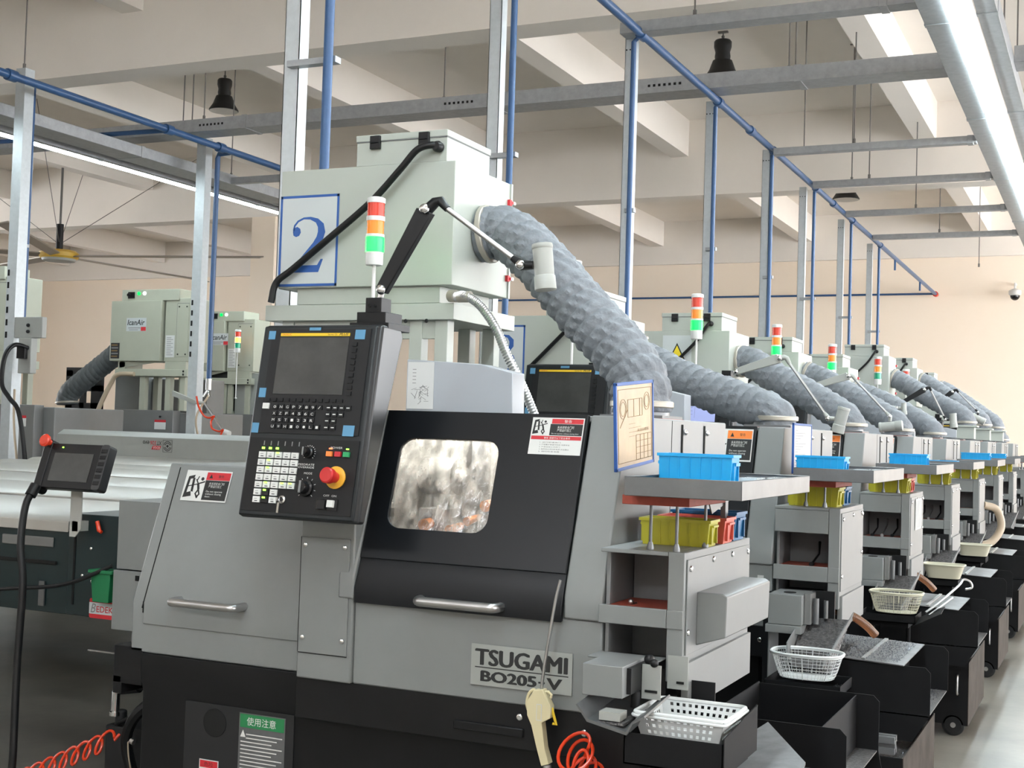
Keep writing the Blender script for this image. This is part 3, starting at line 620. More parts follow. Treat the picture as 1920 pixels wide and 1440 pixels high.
    FW = Fr(FD.at(.497 if first else .47, .445 if first else .36, .0065), FD.ux, FD.uy)
    if first: warning_label(door, FW, .165, .113, 'tall')
    else: warning_label(door, Fr(FD.at(.455, .41, .0065), FD.ux, FD.uy), .205, .145, 'orange')
    if first or n <= 4: interior(root)
    # base
    b = MB('black'); b.px([(3.43, .0), (3.43, .66), (3.415, .70), (3.415, .784), (4.55, .784), (4.55, 0)], -2.90, -1.33)
    b.box(-3.02, -2.90, 3.42, 3.9, .675, .80); b.box(-3.02, -2.985, 3.42, 3.9, .64, .70); b.cyl((-2.99, 3.5, .8), (-2.99, 3.5, .83), .022)
    b.box(-2.27, -1.30, 3.385, 3.5, .655, .782); b.box(-1.72, -1.50, 3.375, 3.43, .69, .715)
    for x_, z_ in ((-1.515, .745), (-1.318, .725)): b.lathe([(.011, 0), (.009, .005)], (x_, 3.385, z_), (0, -1, 0), 12, 'chrome')
    base = b.build('base', root, bevel=.006)
    if first:
        b = MB('black_matt'); b.box(-2.72, -2.30, 3.426, 3.43, .05, .648); b.lathe([(.045, 0), (.045, .003)], (-2.60, 3.426, .59), (0, -1, 0), 24, 'dark_hole'); b.build('base_door', base, bevel=.001)
        F = Fr((-2.505, 3.4255, .40), (1, 0, 0), (0, 0, 1)); b = MB('stainless'); F.rect(b, 0, .175, 0, .235, 0, .001); F.rect(b, .004, .171, .19, .232, .001, .0016, 'green_label')
        text(b, F, '使用注意', .03, .198, .11, .026, .0018, 'white'); F.poly(b, [(.006, .160), (.026, .160), (.016, .182)], .001, .0016, 'white')
        for k in range(13): F.rect(b, .008 + .02 * (k < 2), .165 - .02 * (k % 3), .168 - k * .012, .171 - k * .012, .001, .0016, 'white')
        b.build('information_label', base)
        F = Fr((-2.655, 3.4255, .36), (1, 0, 0), (0, 0, 1)); b = MB('white'); F.rect(b, 0, .075, 0, .11, 0, .001); F.rect(b, .003, .072, .085, .107, .001, .0016, 'label_red'); text(b, F, '危险', .02, .089, .035, .014, .0018, 'ink')
        for k in range(6): F.rect(b, .008, .066, .07 - k * .011, .073 - k * .011, .001, .0016, 'ink')
        b.build('danger_label', base)
    # white sheet cover on the rear roof with its paper diagram
    b = MB('white_cover'); b.py([(-2.278, 1.606), (-2.278, 1.795), (-1.99, 1.780), (-1.865, 1.752), (-1.862, 1.606)], 4.02, 4.12); rc = b.build('rear_cover', root, bevel=.003)
    F = Fr((-2.272, 4.018, 1.62), (1, 0, 0), (0, 0, 1)); b = MB('paper'); F.rect(b, 0, .105, 0, .165, 0, .001); random.seed(n)
    for k in range(26):
        t = random.random() * PI; cx, cy = .055 + random.uniform(-.03, .03), .05 + random.uniform(-.03, .03); d = F.ux * math.cos(t) + F.uy * math.sin(t); b.obox(F.at(cx, cy, .0015), d * random.uniform(.006, .016), F.n.cross(d) * .0006, F.n * .0003, 'grey_ink')
    for k in range(5): F.rect(b, .02, .034, .09 + k * .012, .092 + k * .012, .001, .0015, 'grey_ink')
    b.build('paper_diagram', rc)
    # rear-left cabinet sticking out towards the bar feeder
    b = MB('grey_paint'); b.box(-3.52, -2.94, 3.98, 4.5, .97, 1.235); b.box(-3.53, -2.94, 3.975, 4.5, .735, .965); b.box(-3.42, -3.40, 3.972, 3.975, .93, .95, 'dark_hole'); b.build('side_cabinet', root, bevel=.004)
    if first: label_plate(root)
    else:
        b = MB('paper'); b.box(-1.272 - .06, -1.272 - .035, 3.377, 3.38, .93, .99); b.build('nameplate', root)
    # control panel, tool locker
    pendant(root, lit=(not first and n == 3))
    if first: tool_cabinet(root, -1.268, -1.03, 3.34, 4.02, 1.243, 1.232, 1.078, 1.040, .90, True)
    else: tool_cabinet(root, -1.258, -.993, 3.34, 3.86, 1.283, 1.178, 1.034, .985, .88, False)
    # round port where the exhaust duct lands
    b = MB('cream'); b.box(-1.65, -1.41, 4.28, 4.52, 1.605, 1.612, 'rubber_red'); b.box(-1.645, -1.415, 4.285, 4.515, 1.612, 1.622, 'grey_dark'); b.lathe([(.10, 0), (.10, .012)], (-1.53, 4.4, 1.622), seg=28, m='stainless'); b.build('duct_port', root)
    # parts outlet under the locker
    if first:
        b = MB('grey_paint'); b.box(-1.213, -1.105, 3.09, 3.27, .893, .972); b.box(-1.27, -1.08, 3.27, 3.36, .955, .960); oc = b.build('parts_outlet_box', root, bevel=.002)
        b = MB('black'); b.box(-1.108, -1.093, 3.12, 3.26, .90, .965); b.ball((-1.08, 3.22, .975), .014); b.ball((-1.06, 3.2, .97), .011); b.cyl((-1.098, 3.17, .90), (-1.098, 3.17, .86), .012); b.build('cylinder', oc)
        b = MB('machine_light'); b.box(-1.092, -1.042, 3.20, 3.205, .878, .965); b.box(-1.083, -1.05, 3.197, 3.2, .895, .901, 'dark_hole'); b.build('slotted_bracket', oc); b = MB('machine_light'); b.box(-1.066, -1.010, 3.33, 3.335, .885, .972); b.box(-1.04, -1.02, 3.327, 3.33, .90, .906, 'dark_hole'); b.build('slotted_bracket', oc)
        b = MB('stainless'); b.extr([(-1.205, 3.04, .880), (-1.175, 3.04, .845), (-1.075, 3.04, .825), (-1.06, 3.04, .852), (-1.03, 3.04, .868), (-1.027, 3.04, .864), (-1.058, 3.04, .846), (-1.073, 3.04, .817), (-1.178, 3.04, .838), (-1.209, 3.04, .877)], (0, .20, .02))
        b.box(-1.15, -1.095, 3.05, 3.10, .845, .866, 'machine_light'); b.box(-1.165, -1.085, 3.05, 3.22, .836, .842, 'chip_sheet'); b.build('parts_chute', oc)
        b = MB('black'); b.box(-1.06, -.955, 3.40, 3.404, .79, .90); b.box(-1.30, -1.08, 3.36, 3.55, .60, .93); b.build('chute_shield', oc)
    else:
        b = MB('grey_paint'); b.box(-1.232, -1.10, 3.16, 3.36, .828, .945); b.lathe([(.025, 0), (.025, .003)], (-1.165, 3.24, .945), seg=16, m='dark_hole'); b.box(-1.24, -1.10, 3.15, 3.40, .795, .826); b.box(-1.24, -1.235, 3.2, 3.4, .6, .8); oc = b.build('parts_outlet_box', root, bevel=.003)
        b = MB('machine_mid'); b.box(-1.098, -1.075, 3.2, 3.35, .83, .95); b.cyl((-1.06, 3.24, .83), (-1.06, 3.24, .93), .011, m='stainless'); b.cyl((-1.03, 3.28, .85), (-1.03, 3.28, .92), .009, m='stainless'); b.box(-1.09, -1.0, 3.3, 3.31, .82, .955, 'black'); b.build('cylinder', oc)
        b = MB('chip_sheet'); b.hexa([(-1.11, 3.02, .695), (-.99, 3.02, .70), (-.96, 3.05, .685), (-1.10, 3.07, .68), (-1.12, 3.30, .845), (-.94, 3.30, .85), (-.94, 3.31, .84), (-1.12, 3.31, .835)])
        b.extr([(-1.125, 3.02, .69), (-1.125, 3.31, .80), (-1.125, 3.31, .86), (-1.125, 3.02, .78)], (.004, 0, 0), 'grey_paint'); b.extr([(-.99, 3.02, .695), (-.94, 3.31, .84), (-.93, 3.31, .88), (-.985, 3.02, .715)], (.004, 0, 0), 'grey_paint'); b.build('parts_chute', oc)
        b = MB('black'); b.box(-1.30, -1.10, 3.36, 3.6, .45, .93); b.build('chute_shield', oc)
    return root
lathes = {}
r1 = build_lathe(1, True); lathes[1] = r1
r1['label'] = 'nearest grey lathe with TSUGAMI plate, black door with lit window and open control panel'
for n_ in (2, 3): lathes[n_] = build_lathe(n_, False); lathes[n_].location.y += DY(n_)
r2 = lathes[2]
LAB = {2: 'second grey lathe in the row, white paper board at its right end',
       3: 'third grey lathe in the row, orange warning label on its door',
       4: 'fourth grey lathe in the row, its locker holding small tools on a red mat',
       5: 'fifth grey lathe in the row, seen between the fourth and sixth tool lockers',
       6: 'sixth grey lathe in the row, only its upper right corner and locker visible',
       7: 'seventh grey lathe in the row, far from the camera near the right edge',
       8: 'eighth grey lathe in the row, next to last before the bright back wall',
       9: 'farthest grey lathe of the row at the right edge'}
for n_ in range(4, 10): lathes[n_] = copy_tree(r2, dy=DY(n_) - DY(2))
for n_ in range(2, 10): lathes[n_]['label'] = LAB[n_]; lathes[n_]['group'] = 'grey lathes behind the nearest one'

# ================================================================== MIST COLLECTORS, DUCTS, LIGHTS ON THE LATHES
def stroke_two(mb, fr, a, b, w, h):
    pts = [(.10, .80), (.08, .72), (.17, .66), (.27, .71), (.26, .80), (.17, .83), (.12, .80)]; fr.poly(mb, [(a + x * w, b + y * h) for x, y in [(.03, .76), (.05, .69), (.13, .66), (.22, .68), (.27, .74), (.25, .81), (.16, .85), (.06, .82)]], .001, .0016, 'blue_paint')
    P = [(.05, .78), (.08, .87), (.18, .95), (.35, 1.0), (.55, 1.0), (.75, .95), (.87, .86), (.90, .74), (.85, .62), (.72, .50), (.52, .37), (.32, .24), (.14, .12), (.04, .03)]
    Wd = [.05, .05, .05, .05, .07, .12, .19, .22, .21, .18, .14, .10, .07, .06]
    ribbon(mb, fr, [(a + x * w, b + y * h) for x, y in P], [q * w for q in Wd], .001, .0016, 'blue_paint')
    fr.poly(mb, [(a + x * w, b + y * h) for x, y in [(.0, 0), (.84, 0), (.97, .24), (.90, .24), (.80, .13), (.10, .13)]], .001, .0016, 'blue_paint')
def stroke_three(mb, fr, a, b, w, h):
    fr.poly(mb, [(a + x * w, b + y * h) for x, y in [(.05, .80), (.12, .73), (.22, .74), (.27, .82), (.20, .89), (.08, .88)]], .001, .0016, 'blue_paint')
    P = [(.08, .84), (.18, .94), (.40, 1.0), (.62, .97), (.76, .86), (.76, .72), (.64, .60), (.42, .54)]; ribbon(mb, fr, [(a + x * w, b + y * h) for x, y in P], [q * w for q in (.05, .05, .06, .12, .19, .19, .12, .05)], .001, .0016, 'blue_paint')
    P = [(.40, .54), (.62, .53), (.80, .42), (.86, .27), (.78, .12), (.58, .02), (.34, .0), (.12, .07), (.06, .16)]; ribbon(mb, fr, [(a + x * w, b + y * h) for x, y in P], [q * w for q in (.05, .08, .16, .21, .19, .11, .06, .06, .09)], .001, .0016, 'blue_paint')
def collector(n, x0, x1, y0, y1, z0, z1, lx0, lx1, lz, label, first=False, dy=0.0, sign=None):
    """cream oil-mist filter unit on its stand; y in the row frame of lathe 1"""
    t = thing('mist_collector', label, 'filter unit', ((x0 + x1) / 2, (y0 + y1) / 2, 1.405), None if first else 'cream mist collectors', dy)
    b = MB('cream'); b.box(x0, x1, y0, y1, z0, z1); b.box(x0 - .012, x0, y0 + .02, y1, z0 + .0, z1 + .002, 'grey_dark'); h = b.build('housing', t, bevel=.003)
    if first: b = MB('cream'); b.box(x1 - .002, x1 + .006, y1 - .008, y1 + .008, z0, z1 + .0); b.build('rear_door', t)
    b = MB('cream'); b.box(lx0, lx1, y0 + .003, y0 + .37, z1, lz - .028); b.box(lx0 - .003, lx1 + .003, y0 - .001, y0 + .374, lz - .025, lz); lid = b.build('top_box', t, bevel=.002)
    w = lx1 - lx0
    for f in (.22, .76): b = MB('black'); b.box(lx0 + w * f - .022, lx0 + w * f + .022, y0 - .012, y0 + .003, lz - .058, lz - .006); b.box(lx0 + w * f - .018, lx0 + w * f + .018, y0 - .016, y0 - .012, lz - .036, lz - .03); b.build('latch', lid, bevel=.002)
    b = MB('grey_dark'); b.box(lx0, lx1 + .001, y0 + .0, y0 + .371, lz - .0285, lz - .0245); b.build('lid_gap', lid)
    for k in range(2):
        b = MB('chrome'); zz = z0 + (.08 if k == 0 else z1 - z0 - .08); b.box(x1, x1 + .012, y1 - .03, y1 - .01, zz - .012, zz + .012, 'label_red'); b.box(x1, x1 + .02, y1 - .012, y1 + .01, zz - .006, zz + .006); b.build('clasp', t)
    b = MB('cream'); b.box(x0 + .08, x1 - .06, y0 + .02, y1 - .05, z0 - .065, z0); b.build('drip_pan', t, bevel=.002)
    b = MB('cream'); b.box(x0 - .055, x1 + .012, y0, y1 + .05, z0 - .13, z0 - .068)
    for lx in (x0 + .04, x1 - .16, x1 - .05):
        for ly in (y0 + .05, y1 - .04): b.box(lx - .027, lx + .027, ly - .027, ly + .027, 1.405 if lx < -2.27 else 1.605, z0 - .13)
    b.box(x0 + .04, x1 - .03, y0 + .03, y0 + .05, z0 - .20, z0 - .13)
    for lx in (x1 - .19, x1 - .10): b.cyl((lx, y0 - .001, z0 - .10 - .035), (lx, y0 - .006, z0 - .10 - .035), .008, m='black', seg=10)
    b.build('stand', t, bevel=.002)
    if first:
        b = MB('black'); b.tube(spline([(-2.335, 4.30, 2.615), (-2.345, 4.27, 2.618), (-2.40, 4.255, 2.60), (-2.47, 4.255, 2.53), (-2.60, 4.26, 2.41), (-2.79, 4.265, 2.275), (-2.95, 4.27, 2.165), (-3.02, 4.26, 2.11), (-3.035, 4.25, 2.03)], 7), .0135, 10)
        b.lathe([(.02, 0), (.022, .02), (.016, .035)], (-2.33, 4.303, 2.615), (0, -1, 0), 16); b.build('power_cable', t)
    else:
        b = MB('black'); b.tube(spline([(lx1 - .07, y0, lz - .075), (lx1 - .09, y0 - .025, lz - .085), (lx1 - .16, y0 - .03, lz - .19), (lx1 - .27, y0 - .03, lz - .30), (lx1 - .38, y0 - .02, lz - .40)], 5), .011, 8); b.ball((lx1 - .07, y0 - .01, lz - .075), .018); b.build('power_cable', t)
    if sign == '2':
        F = Fr((-3.038, 4.298, 2.098), (1, 0, 0), (0, 0, 1)); b = MB('sign_white'); F.rect(b, 0, .275, 0, .362, 0, .001)
        for r_ in ((0, .275, 0, .010), (0, .275, .352, .362), (0, .010, 0, .362), (.265, .275, 0, .362)): F.rect(b, *r_, .001, .0015, 'blue_paint')
        stroke_two(b, F, .058, .055, .155, .215); b.build('number_sign', t)
    if sign == '3':
        F = Fr((x0 + .02, y0 - .002, z0 + .02), (1, 0, 0), (0, 0, 1)); b = MB('sign_white'); F.rect(b, 0, .245, 0, .30, 0, .001)
        for r_ in ((0, .245, 0, .010), (0, .245, .29, .30), (0, .010, 0, .30), (.235, .245, 0, .30)): F.rect(b, *r_, .001, .0015, 'blue_paint')
        stroke_three(b, F, .06, .045, .14, .20); b.build('number_sign', t)
    if sign in ('warn', 'warn2'):
        F = Fr((x0 + .15 if sign == 'warn' else x0 + .12, y0 - .002, z0 + (.19 if sign == 'warn' else .0)), (1, 0, 0), (0, 0, 1)); b = MB('sign_white'); F.rect(b, 0, .20, 0, .24, 0, .001)
        F.poly(b, [(.02, .03), (.18, .03), (.10, .19)], .001, .0015, 'ink'); F.poly(b, [(.034, .038), (.166, .038), (.10, .173)], .0015, .002, 'warn_yellow')
        b.lathe([(.024, 0), (.024, .0006)], F.at(.10, .075, .002), F.n, 16, 'ink'); b.lathe([(.012, 0), (.012, .0006)], F.at(.10, .075, .0026), F.n, 14, 'warn_yellow')
        for k in range(8): d = F.ux * math.cos(k * PI / 4) + F.uy * math.sin(k * PI / 4); b.obox(F.at(.10, .075, .0023) + d * .027, d * .006, F.n.cross(d) * .003, F.n * .0003, 'ink')
        F.rect(b, .0, .20, -.075, -.012, 0, .001, 'warn_yellow'); text(b, F, '注意安全', .03, -.06, .14, .033, .0014, 'ink'); b.build('warning_sign', t)
    return t
collector(1, -3.04, -2.258, 4.30, 4.795, 2.092, 2.562, -2.695, -2.298, 2.682, 'big cream filter unit with blue number 2 sign, on a stand over the nearest lathe', True, 0, '2')
collector(2, -3.12, -2.36, 4.34, 4.84, 1.80, 2.17, -2.74, -2.43, 2.30, 'cream filter unit with blue number 3 sign, behind the thick duct', dy=DY(2), sign='3')
ZL = {3: 2.375, 4: 2.37, 5: 2.365, 6: 2.60, 7: 2.585, 8: 2.515, 9: 2.42}
UX = {3: 0, 4: .02, 5: .05, 6: .11, 7: .14, 8: .15, 9: .15}
LC = {3: 'cream filter unit with yellow triangle sign, behind the third signal light', 4: 'cream filter unit of the fourth lathe, its small yellow notice low on the front',
      5: 'cream filter unit of the fifth lathe, lower than the taller one behind it', 6: 'taller cream filter unit of the sixth lathe, in front of two blue pipes',
      7: 'cream filter unit of the seventh lathe, third from the far end', 8: 'cream filter unit of the eighth lathe, second from the far end', 9: 'farthest cream filter unit, almost hidden by the one before it'}
for n_ in range(3, 10):
    z = ZL[n_]; ux = UX[n_]
    collector(n_, -2.90 + ux, -2.295 + ux, 4.38, 4.88, z - .12 - .46, z - .12, -2.76 + ux, -2.35 + ux, z, LC[n_], dy=DY(n_), sign={3: 'warn', 4: 'warn2'}.get(n_))

def duct(name_label, pts, r, dy=0.0, pitch=.062, seg=44, rings=9, m='cloth', amp=1.0, group=None):
    """fabric spiral hose: cloth bulges between the wire turns and puckers along them"""
    t = thing('exhaust_duct', name_label, 'duct', pts[-1], group, dy)
    P = spline(pts, 24); S = [0]
    for i in range(1, len(P)): S.append(S[-1] + (P[i] - P[i - 1]).length)
    step = pitch / rings; n = int(S[-1] / step); Q = []; j = 0
    for i in range(n + 1):
        s_ = i * step
        while j < len(S) - 2 and S[j + 1] < s_: j += 1
        k = (s_ - S[j]) / max(S[j + 1] - S[j], 1e-6); Q.append(P[j].lerp(P[j + 1], min(k, 1)))
    rnd = random.Random(5); vs = []; prev = None
    for i, p in enumerate(Q):
        a = Q[max(i - 1, 0)]; b = Q[min(i + 1, len(Q) - 1)]; tn = (b - a).normalized()
        if prev is None: u = tn.cross(V((0, 0, 1))).normalized()
        else: u = (prev - tn * prev.dot(tn)).normalized()
        prev = u; w = tn.cross(u); s_ = i * step
        for k in range(seg):
            th = 2 * PI * k / seg; ph = (s_ / pitch + th / (2 * PI)) % 1.0; bulge = math.sin(PI * ph) ** .6
            zig = abs(((k * .25 + s_ / pitch * .5 + .2 * math.sin(3.1 * th)) % 1.0) * 2 - 1)
            rr = r * (.90 + amp * (.09 * bulge + .095 * (zig - .5) * bulge + .012 * math.sin(13 * th + 5 * s_ / pitch)))
            vs.append(p + (u * math.cos(th) + w * math.sin(th)) * rr)
    b = MB(m); fs = [(i * seg + k, i * seg + (k + 1) % seg, (i + 1) * seg + (k + 1) % seg, (i + 1) * seg + k) for i in range(len(Q) - 1) for k in range(seg)]
    b.add(vs, fs, m); b.build('fabric_hose', t)
    for a, c in ((0, 1), (-1, -2)):
        p = Q[a]; d = (Q[c * 6] - p).normalized() if a == 0 else V((0, 0, 1)) if m == 'cloth' else (Q[-8] - p).normalized()
        b = MB('clamp'); b.lathe([(r * 1.02, .016), (r * 1.055, .020), (r * 1.055, .036), (r * 1.02, .04)], p, d, 36); b.build('hose_clamp', t)
    return t
duct('fat grey fabric duct from the number 2 filter unit down to the nearest lathe', [(-2.258, 4.545, 2.315), (-2.16, 4.545, 2.318), (-2.05, 4.53, 2.25), (-1.93, 4.50, 2.14), (-1.79, 4.47, 2.00), (-1.66, 4.44, 1.88), (-1.575, 4.415, 1.79), (-1.535, 4.40, 1.71), (-1.53, 4.4, 1.63)], .108, pitch=.056, seg=56, rings=10)
D2 = [(-2.36, 4.60, 1.965), (-2.247, 4.58, 1.938), (-2.052, 4.53, 1.850), (-1.837, 4.48, 1.775), (-1.66, 4.44, 1.718), (-1.56, 4.41, 1.685), (-1.52, 4.40, 1.655), (-1.515, 4.40, 1.625)]
duct('grey fabric duct of the second lathe, starting behind the fat one', D2, .104, DY(2), pitch=.062)
LD = {3: 'grey fabric duct of the third lathe, behind the triangle sign lathe arm', 4: 'grey fabric duct of the fourth lathe', 5: 'grey fabric duct of the fifth lathe, starting low', 6: 'grey fabric duct of the sixth lathe, starting high',
      7: 'grey fabric duct of the seventh lathe', 8: 'short grey fabric duct of the eighth lathe near the back wall', 9: 'farthest grey fabric duct'}
for n_ in range(3, 10):
    PT = {3: [(-2.295, 2.065), (-2.20, 2.06), (-2.036, 1.965), (-1.813, 1.855), (-1.64, 1.76), (-1.55, 1.705), (-1.515, 1.655), (-1.51, 1.625)],
          4: [(-2.275, 2.09), (-2.15, 2.05), (-1.975, 1.96), (-1.778, 1.85), (-1.62, 1.76), (-1.53, 1.705), (-1.495, 1.655), (-1.49, 1.625)],
          5: [(-2.245, 2.04), (-2.08, 1.985), (-1.882, 1.90), (-1.69, 1.80), (-1.57, 1.735), (-1.51, 1.69), (-1.48, 1.655), (-1.475, 1.625)],
          6: [(-2.185, 2.26), (-2.09, 2.22), (-1.88, 2.10), (-1.66, 1.98), (-1.52, 1.91), (-1.43, 1.85), (-1.40, 1.80), (-1.395, 1.76)],
          7: [(-2.155, 2.32), (-2.06, 2.29), (-1.86, 2.16), (-1.68, 2.04), (-1.54, 1.94), (-1.44, 1.87), (-1.41, 1.81), (-1.405, 1.77)]}
    PT[8] = PT[7]; PT[9] = PT[5]
    pts = [(x_, y_, z_) for (x_, z_), y_ in zip(PT[n_], (4.60, 4.58, 4.53, 4.48, 4.44, 4.41, 4.40, 4.40))]
    far = n_ > 4
    dd = duct(LD[n_] + ('' if n_ in (3, 5, 6, 8, 9) else ', between its two neighbours'), pts, .102, DY(n_), pitch=.062 if n_ < 6 else .05, seg=30 if far else 40, rings=6 if far else 8, group='grey fabric ducts of the row')
    if n_ in (6, 7, 8): b = MB('cream'); x_ = pts[-1][0]; b.box(x_ - .115, x_ + .115, 4.285, 4.515, 1.745, 1.762); b.box(x_ - .085, x_ + .085, 4.315, 4.485, 1.624, 1.745); b.build('duct_pedestal', dd, bevel=.003)

def signal_light(x, y, z, label, on='green', dy=0.0, k=1.0, pole=1.605, order=('red', 'amber', 'green'), group='stacked signal lights', bright=False):
    """z = underside of the lowest lens"""
    t = thing('signal_light', label, 'signal light', (x, y, pole), group, dy); r = .0365 * k; h = .062 * k
    b = MB('white'); b.lathe([(r * .95, -.055 * k), (r, -.05 * k), (r * 1.02, 0)], (x, y, z), seg=20); b.cyl((x, y, z - .05 * k), (x, y, pole), .007, seg=10); b.cyl((x, y, pole), (x, y, pole + .01), .02); b.build('stem', t)
    b = MB('white'); b.lathe([(r * 1.06, 3 * h + .02 * k), (r * 1.06, 3 * h + .04 * k), (r * .8, 3 * h + .045 * k)], (x, y, z), seg=20); b.build('top_cap', t)
    for zz, hh in ((2 * h + .006, .016), (h + .001, .010)) if k >= .8 else (): b = MB('white'); b.lathe([(r * 1.07, zz), (r * 1.07, zz + hh)], (x, y, z), seg=20); b.build('collar', t)
    for i, c in enumerate(reversed(order)):
        m = 'lens_' + c
        if c == 'green' and on == 'green': m = 'lens_green_bright' if bright else 'lens_green_on'
        if c == 'amber' and on == 'amber': m = 'lens_amber_on'
        b = MB(m); z0 = z + i * h + (.010 * i if k >= .8 else 0); q = 1.08 if 'green' in m and 'on' in m or bright and c == 'green' else 1.0
        b.lathe([(r * q * (1.0 if j % 2 else .97), h * j / 8) for j in range(9)], (x, y, z0), seg=20); b.build('lens', t)
    return t
signal_light(-2.428, 4.02, 2.180, 'signal light glowing bright green in front of the number 2 filter unit', bright=True, pole=1.405, k=.86)
SGL = {2: (-2.52, 4.18, 2.20, 'green', 'signal light mostly hidden behind the fat duct, red top showing'), 3: (-2.44, 4.12, 2.235, 'green', 'green-lit signal light in front of the yellow triangle sign'),
       4: (-2.385, 4.10, 2.21, 'green', 'green-lit signal light of the fourth lathe beside its duct'), 5: (-2.345, 4.12, 2.205, 'green', 'green-lit signal light of the fifth lathe'),
       6: (-2.26, 4.15, 2.22, 'off', 'unlit signal light with teal bottom lens on the sixth lathe'), 7: (-2.25, 4.15, 2.20, 'off', 'signal light of the seventh lathe, only its red top above the duct')}
for n_, (x, y, z, on, lab) in SGL.items(): signal_light(x, y, z, lab, on, DY(n_), 1.02)

def work_lamp(label, base, j1, j2, j3, d, col='arm_black', dy=0.0, L=.17, r=.034, group=None, org=None):
    """articulated lamp: base joint, square first arm, elbow, thin rod, swivel, cylindrical head lying along d"""
    t = thing('work_lamp', label, 'work lamp', org or base, group, dy)
    base, j1, j2, j3 = V(base), V(j1), V(j2), V(j3); d = V(d).normalized()
    b = MB(col); ax = (j1 - base).normalized(); side = ax.cross(V((0, 1, 0))).normalized() * 1.25; y = ax.cross(side).normalized()
    q0 = base + ax * .025
    b.extr([q0 - side * .014 - y * .012, q0 + side * .016 - y * .012, j1 + side * .024 - ax * .01 - y * .012, j1 - side * .020 - y * .012], y * .026); b.build('lower_arm', t, bevel=.003)
    b = MB('chrome'); b.ball(base + ax * .03 - V((0, .012, 0)), .016); b.cyl(base - V((0, 0, .02)), base + ax * .02, .010); b.build('joint_ball', t); b = MB('chrome'); b.ball(j1 - V((0, .02, 0)), .016); b.build('joint_ball', t)
    b = MB(col); b.tube([j1, j1.lerp(j2, .6) + V((0, 0, .012)), j2 + V((0, 0, .008)), j2 + (j3 - j2).normalized() * .03], [.018, .016, .015, .011], 12); b.build('elbow', t)
    b = MB('brushed'); b.cyl(j2 + (j3 - j2).normalized() * .02, j3 - (j3 - j2).normalized() * .03, .008, seg=12); b.build('rod', t)
    head = j3 + V((d.z, 0, -d.x)) * .0; side = V((1, 0, 0)) if abs(d.x) < .7 else V((0, 0, -1))
    c = j3 + side * (r + .035)
    b = MB(col); b.tube([j3 - (j3 - j2).normalized() * .04, j3, c - side * r], [.010, .016, .012], 12); b.build('swivel', t)
    MB('chrome').ball(j3 + V((0, -.018, 0)), .014).build('swivel_ball', t)
    b = MB('lamp_grey'); p0 = c - d * L * .45
    b.lathe([(r * .95, 0), (r, .006), (r * .98, L * .10), (r * .94, L * .11), (r * .92, L * .68), (r * .99, L * .70), (r * 1.02, L * .98), (r * .9, L)], p0, d, 28); b.build('lamp_head', t)
    return t
work_lamp('black jointed work lamp with silver rod on the nearest control panel', (-2.028, 3.39, 1.94), (-1.875, 3.40, 2.205), (-1.832, 3.40, 2.222), (-1.556, 3.40, 2.03), (.12, .0, -1), dy=0, L=.135, r=.031)
GA = 'jointed work lamps farther along the row'
work_lamp('work lamp of the third lathe, silver rod hanging down to a grey head', (-2.033, 3.5, 1.931), (-1.75, 3.5, 2.019), (-1.713, 3.5, 2.012), (-1.469, 3.5, 1.68), (-.25, 0, -1), 'lamp_grey', DY(3), .15, .036, GA)
work_lamp('work lamp of the fourth lathe with its grey head lying sideways', (-2.02, 3.5, 1.925), (-1.718, 3.5, 2.02), (-1.688, 3.5, 2.009), (-1.43, 3.5, 1.74), (1, 0, .12), 'lamp_grey', DY(4), .16, .036, GA)
work_lamp('work lamp of the fifth lathe, thin rod almost level', (-2.10, 3.5, 1.93), (-1.99, 3.5, 1.95), (-1.97, 3.5, 1.937), (-1.672, 3.5, 1.852), (.1, 0, -1), 'lamp_grey', DY(5), .10, .022, GA)
work_lamp('black-armed work lamp of the sixth lathe', (-1.94, 3.5, 1.94), (-1.70, 3.5, 2.09), (-1.655, 3.5, 2.105), (-1.50, 3.5, 1.80), (.1, 0, -1), 'arm_black', DY(6), .14, .036, GA)
work_lamp('black-armed work lamp of the seventh lathe, its grey head against the bright wall', (-1.80, 3.5, 2.03), (-1.65, 3.5, 2.15), (-1.61, 3.5, 2.165), (-1.38, 3.5, 1.93), (.9, 0, -.45), 'arm_black', DY(7), .15, .04, GA)
# braided steel conduit falling from the drip pan behind the door
t = thing('steel_conduit', 'braided steel conduit curving down from the number 2 filter unit behind the black door', 'conduit', (-1.90, 4.34, 1.61))
pts = spline([(-2.235, 4.29, 2.045), (-2.19, 4.28, 2.048), (-2.13, 4.29, 2.01), (-2.07, 4.30, 1.93), (-2.02, 4.30, 1.83), (-1.96, 4.31, 1.72), (-1.91, 4.32, 1.61)], 22)
b = MB('brushed'); b.tube(pts, [.0155 + .0022 * (k % 2) for k in range(len(pts))], 12); b.build('hose', t)
b = MB('clamp'); b.tube([(-2.22, 4.29, 2.045), (-2.17, 4.285, 2.044)], .022); b.cyl((-2.26, 4.30, 2.05), (-2.232, 4.29, 2.048), .024); b.build('fitting', t)

